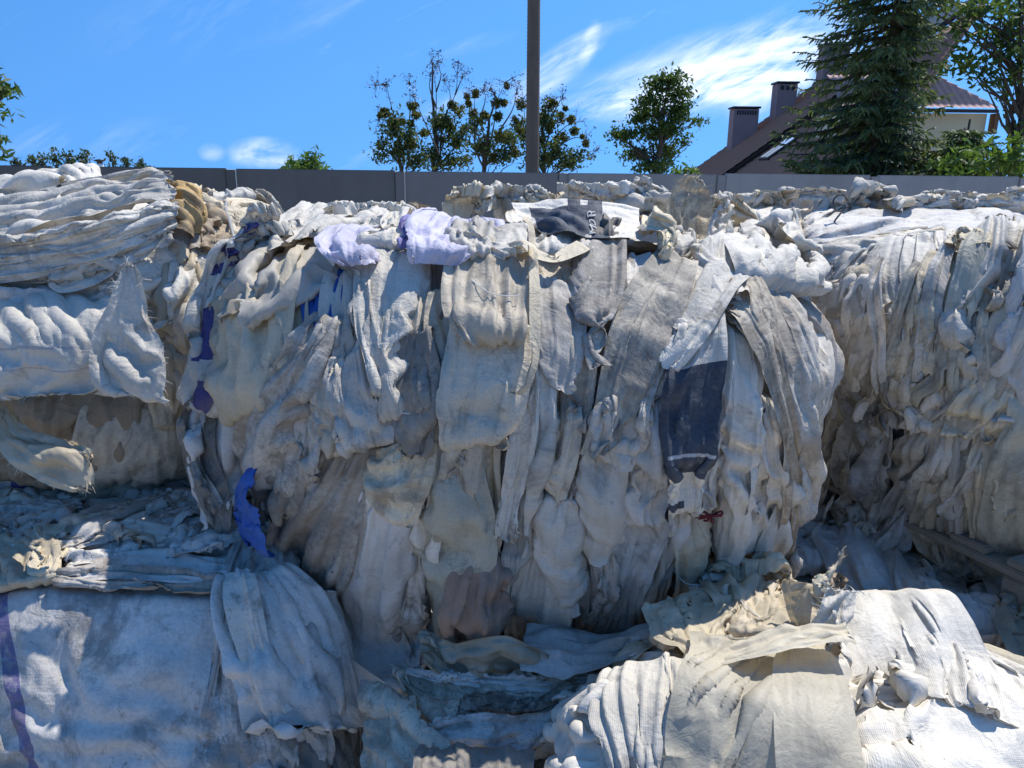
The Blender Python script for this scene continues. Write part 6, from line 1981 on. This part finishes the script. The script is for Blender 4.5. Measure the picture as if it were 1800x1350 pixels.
for q in range(26):
    x, y = rs_.uniform(-20, 420), rs_.uniform(850, 1000)
    L_, w, a = rs_.uniform(90, 220), rs_.uniform(24, 48), rs_.normal(-0.1, 0.35)
    dx, dy = math.cos(a), math.sin(a)
    lo([(x + dx * L_ * s - dy * w / 2 * kk, y + dy * L_ * s - w / 2 * kk, x + dx * L_ * s + dy * w / 2 * kk, y + dy * L_ * s + w / 2 * kk) for s, kk in zip((-0.5, -0.15, 0.2, 0.5), (0.7, 1, 0.9, rs_.uniform(.3, .9)))],
       tint='swgbsWs'[rs_.randint(7)], layer=rs_.uniform(2.2, 4.0), hmax=.035, amp=2, sy=1.12, sx=rs_.uniform(1.4, 1.7), dirt=rs_.uniform(.2, .8), size='MT', name='torn_strip', bulge=.03, free=('l', 'r', 'lb', 'rb', 'lrb')[rs_.randint(5)], tuck=.035, rag=.08, crease=1.3)


# ------------------------------------------------------------------ straps lying on the bale, then the cloth is relaxed
def band(st, **k):
    kk = dict(layer=5, sxx=1.02, sy=1.0, free='lr', tuck=.02, dirt=.35, weave=.8, size='FT', amp=.15, crease=.2, bulge=.005, hmax=.01, name='lifting_strap', tint='c')
    kk.update(k)
    mn(st, **kk)


band([(909, 438, 921, 438), (913, 490, 925, 490), (911, 551, 923, 551), (905, 628, 917, 628), (886, 682, 898, 684)])
band([(916, 478, 917, 494), (960, 488, 962, 502), (1000, 476, 1004, 492), (1018, 466, 1024, 480)])
band([(880, 430, 884, 438, 1.62, 1.60), (905, 424, 908, 433, 1.60, 1.57), (932, 422, 930, 434, 1.58, 1.54), (946, 440, 936, 446, 1.55, 1.53), (944, 470, 932, 470, 1.53, 1.52), (934, 492, 924, 490, 1.52, 1.50)])
run_cloth()


# ------------------------------------------------------------------ print: letters follow the sheet they stand on
def ink(name, c, rough=0.6):
    t = NT(name)
    tc = t.N('ShaderNodeTexCoord').outputs['Object']
    n = t.noise(tc, 90, 4, 0.7)
    return t.done(t.bsdf(t.mix(t.ramp(n, 0.55, 0.7), c, (0.5, 0.47, 0.42)), rough, 0.3).outputs[0])


def letters(p, text, u0, v0, u1, v1, height, mat, name='printed_lettering', stretch=1.0):
    """text from (u0, v0) towards (u1, v1) in the sheet's own 0..1 coordinates; height in metres"""
    cu = bpy.data.curves.new('letters', 'FONT')
    cu.body = text
    cu.size = 1.0
    cu.space_character = 1.12
    cu.offset = 0.0
    ob = bpy.data.objects.new('letters', cu)
    COL.objects.link(ob)
    dg = bpy.context.evaluated_depsgraph_get()
    me = bpy.data.meshes.new_from_object(ob.evaluated_get(dg))
    COL.objects.unlink(ob)
    bpy.data.objects.remove(ob)
    bm = bmesh.new()
    bm.from_mesh(me)
    bmesh.ops.triangulate(bm, faces=bm.faces[:])
    for _ in range(3):
        es = [e for e in bm.edges if e.calc_length() > 0.14]
        if es:
            bmesh.ops.subdivide_edges(bm, edges=es, cuts=1)
            bmesh.ops.triangulate(bm, faces=bm.faces[:])
    W, L_ = p['uvlen']
    xs = [v.co.x for v in bm.verts]
    x0 = min(xs)
    d = np.array(((u1 - u0) * W, (v1 - v0) * L_))
    d /= np.linalg.norm(d)
    # letters must not read mirrored: choose the side that faces the reader
    a, n_ = on_sheet(p, u0, v0)
    b, _ = on_sheet(p, min(u0 + 0.02, 1), v0)
    c, _ = on_sheet(p, u0, min(v0 + 0.02, 1))
    s = np.sign(np.dot(np.cross(b - a, c - a), n_))
    up = np.array((-d[1], d[0])) * (s if s else 1)
    o = np.array(p['bale'].root.location)
    for v in bm.verts:
        q = d * (v.co.x - x0) * height * stretch + up * v.co.y * height
        P, _ = on_sheet(p, u0 + q[0] / W, v0 + q[1] / L_, 0.0035)
        v.co = Vector(P - o)
    bm_obj(name, bm, mat, p['bale'].root)


letters(NAVY, 'MOR', 0.90, 0.62, 0.20, 0.66, 0.024, ink('white_ink', (0.42, 0.42, 0.41)), stretch=2.3)
letters(STORO, 'STORO', 0.22, 0.90, 0.72, 0.15, 0.040, ink('faded_ink', (0.27, 0.25, 0.22)))
BLACK = ink('black_ink', (0.05, 0.05, 0.055))
letters(STAMP, 'IF', 0.45, 0.60, 0.80, 0.56, 0.020, BLACK)


def wire(bale, px, r=0.004, lift=0.05, name='binding_wire', mat=None, n=40, Y=None):
    P = []
    for q in smooth_path(np.array([p + p for p in px], float), n)[:, :2]:
        if Y is not None:
            P.append(at(q[0], q[1], Y))
        else:
            a, nn = bale.hit(q[0], q[1])
            P.append(a + nn * lift)
    P = np.array(P)
    for _ in range(2):
        P[1:-1] = (P[:-2] + 2 * P[1:-1] + P[2:]) / 4
    V, Q = tube_arrays(P, r, 6)
    return obj(name, mesh_np(name, V - np.array(bale.root.location), Q), mat, bale.root)


def build_straps():
    t = NT('strap_plastic')
    SP = t.done(t.bsdf((0.30, 0.29, 0.27), 0.5, 0.4).outputs[0])
    t = NT('steel_wire')
    SW = t.done(t.bsdf((0.10, 0.09, 0.085), 0.45, 0.5, Metallic=0.8).outputs[0])
    wire(LOWL, [(450, 952), (425, 995), (408, 1040), (402, 1100), (394, 1150), (378, 1225)], 0.0042, 0.06, 'binding_strap', SP)
    wire(LEFT, [(380, 395), (377, 430), (379, 490), (384, 560), (386, 610)], 0.005, 0.07, 'binding_strap', SP)
    wire(BACK, [(1392, 385), (1396, 405), (1402, 440), (1404, 490), (1402, 540)], 0.006, 0.07, 'binding_strap', SP)
    # the ring of wire sticking up on the back bale
    c = at(1477, 357, 2.93)
    th = np.linspace(0.3, 6.0, 30)
    P = np.array([c + np.array((0.026 * math.cos(a), 0.004 * math.sin(3 * a), 0.030 * math.sin(a))) for a in th])
    P = np.vstack((P, c + np.array((-0.01, 0.0, -0.06)), c + np.array((-0.04, -0.02, -0.12))))
    V, Q = tube_arrays(P, 0.0035, 6)
    obj('wire_ring', mesh_np('wire_ring', V - np.array(BACK.root.location), Q), SW, BACK.root)
    # white sewing threads on the big bale
    t = NT('white_thread')
    WT = t.done(t.bsdf((0.75, 0.73, 0.68), 0.7, 0.3).outputs[0])
    wire(MAIN, [(668, 640), (690, 680), (712, 712), (745, 716)], 0.0009, 0.065, 'loose_thread', WT, 24)
    wire(MAIN, [(835, 540), (858, 556), (880, 562), (905, 560)], 0.0009, 0.07, 'loose_thread', WT, 24)
    wire(LOWR, [(1185, 1040), (1215, 1075), (1280, 1085), (1330, 1130)], 0.0009, 0.06, 'loose_thread', WT, 24)
    # red tie
    t = NT('red_string')
    RD = t.done(t.bsdf((0.13, 0.016, 0.02), 0.7, 0.3).outputs[0])
    parts = []
    rs = np.random.RandomState(5)
    c, nn = MAIN.hit(1222, 862)
    c = c + nn * 0.075
    ex, ez = np.array((1.0, 0, 0)), np.array((0, -0.2, 1.0))
    k = 1.05 / F
    for pts in ([(-28, -2), (-14, 6), (0, 2), (12, 8), (30, 6)], [(-30, -6), (-12, 0), (0, 4), (14, 2), (32, -2)], [(-2, 0), (4, -10), (12, -18)], [(0, 2), (-8, -8), (-12, -16)], [(10, 4), (22, 12), (30, 16), (26, 4), (12, 2)],
                [(0, 4), (6, -8), (8, -20)], [(-22, 0), (-26, 8), (-14, 10), (-2, 4)]):
        P = np.array([c + (a * ex + b * ez) * k + nn * rs.uniform(0, 0.012) for a, b in pts])
        P = smooth_path(np.hstack((P, P)), 14)[:, :3]
        parts.append(tube_arrays(P, 0.0026, 5))
    V, Q = join_arrays(parts)
    obj('red_tie', mesh_np('red_tie', V - np.array(MAIN.root.location), Q), RD, MAIN.root, label='frayed dark red string tied round a sack neck')
    wire(MAIN, [(1196, 862), (1202, 842), (1214, 830), (1226, 836), (1232, 852)], 0.006, 0.065, 'rope_loop', SP, 20)


build_straps()


# ------------------------------------------------------------------ pallets
def build_pallet(label, c, rz, zt):
    t = NT('pallet_wood')
    tc = t.N('ShaderNodeTexCoord').outputs['Object']
    n = t.noise(t.scalevec(tc, (2, 18, 18)), 3, 6, 0.65)
    WD = bpy.data.materials.get('pallet_wood') if False else t.done(t.bsdf(t.mix(n, (0.20, 0.165, 0.125), (0.36, 0.31, 0.25)), 0.85, 0.2, n, 0.4, 0.01).outputs[0])
    root = empty('pallet', label, 'pallet', (c[0], c[1], zt - 0.144), 'wooden pallets under the bales', rz)
    lx, ly = 1.24, 1.08
    def part(name, cc, s):
        bm = bmesh.new()
        bm_box(bm, Vector(cc), s, None, 0.004)
        bm_obj(name, bm, WD, root)
    for i in range(3):
        y = (-1 + i) * (ly / 2 - 0.06)
        x = (-1 + i) * (lx / 2 - 0.07)
        part('bottom_board', (0, y, 0.011), (lx, 0.10, 0.022))
        part('cross_board', (x, 0, 0.111), (0.145, ly, 0.022))
        for j in range(3):
            part('block', (x, (-1 + j) * (ly / 2 - 0.06), 0.061), (0.145, 0.12, 0.076))
    for i in range(7):
        part('deck_board', (0, -ly / 2 + 0.06 + i * (ly - 0.12) / 6, 0.133), (lx, 0.12 if i % 2 == 0 else 0.095, 0.021))


build_pallet('weathered wooden pallet under the shaggy right bale', (1.565, 2.275), R(24), EYE - 0.862)
build_pallet('dark wooden pallet under the left bale, barely showing', (-1.42, 2.40), 0.0, EYE - 0.722)
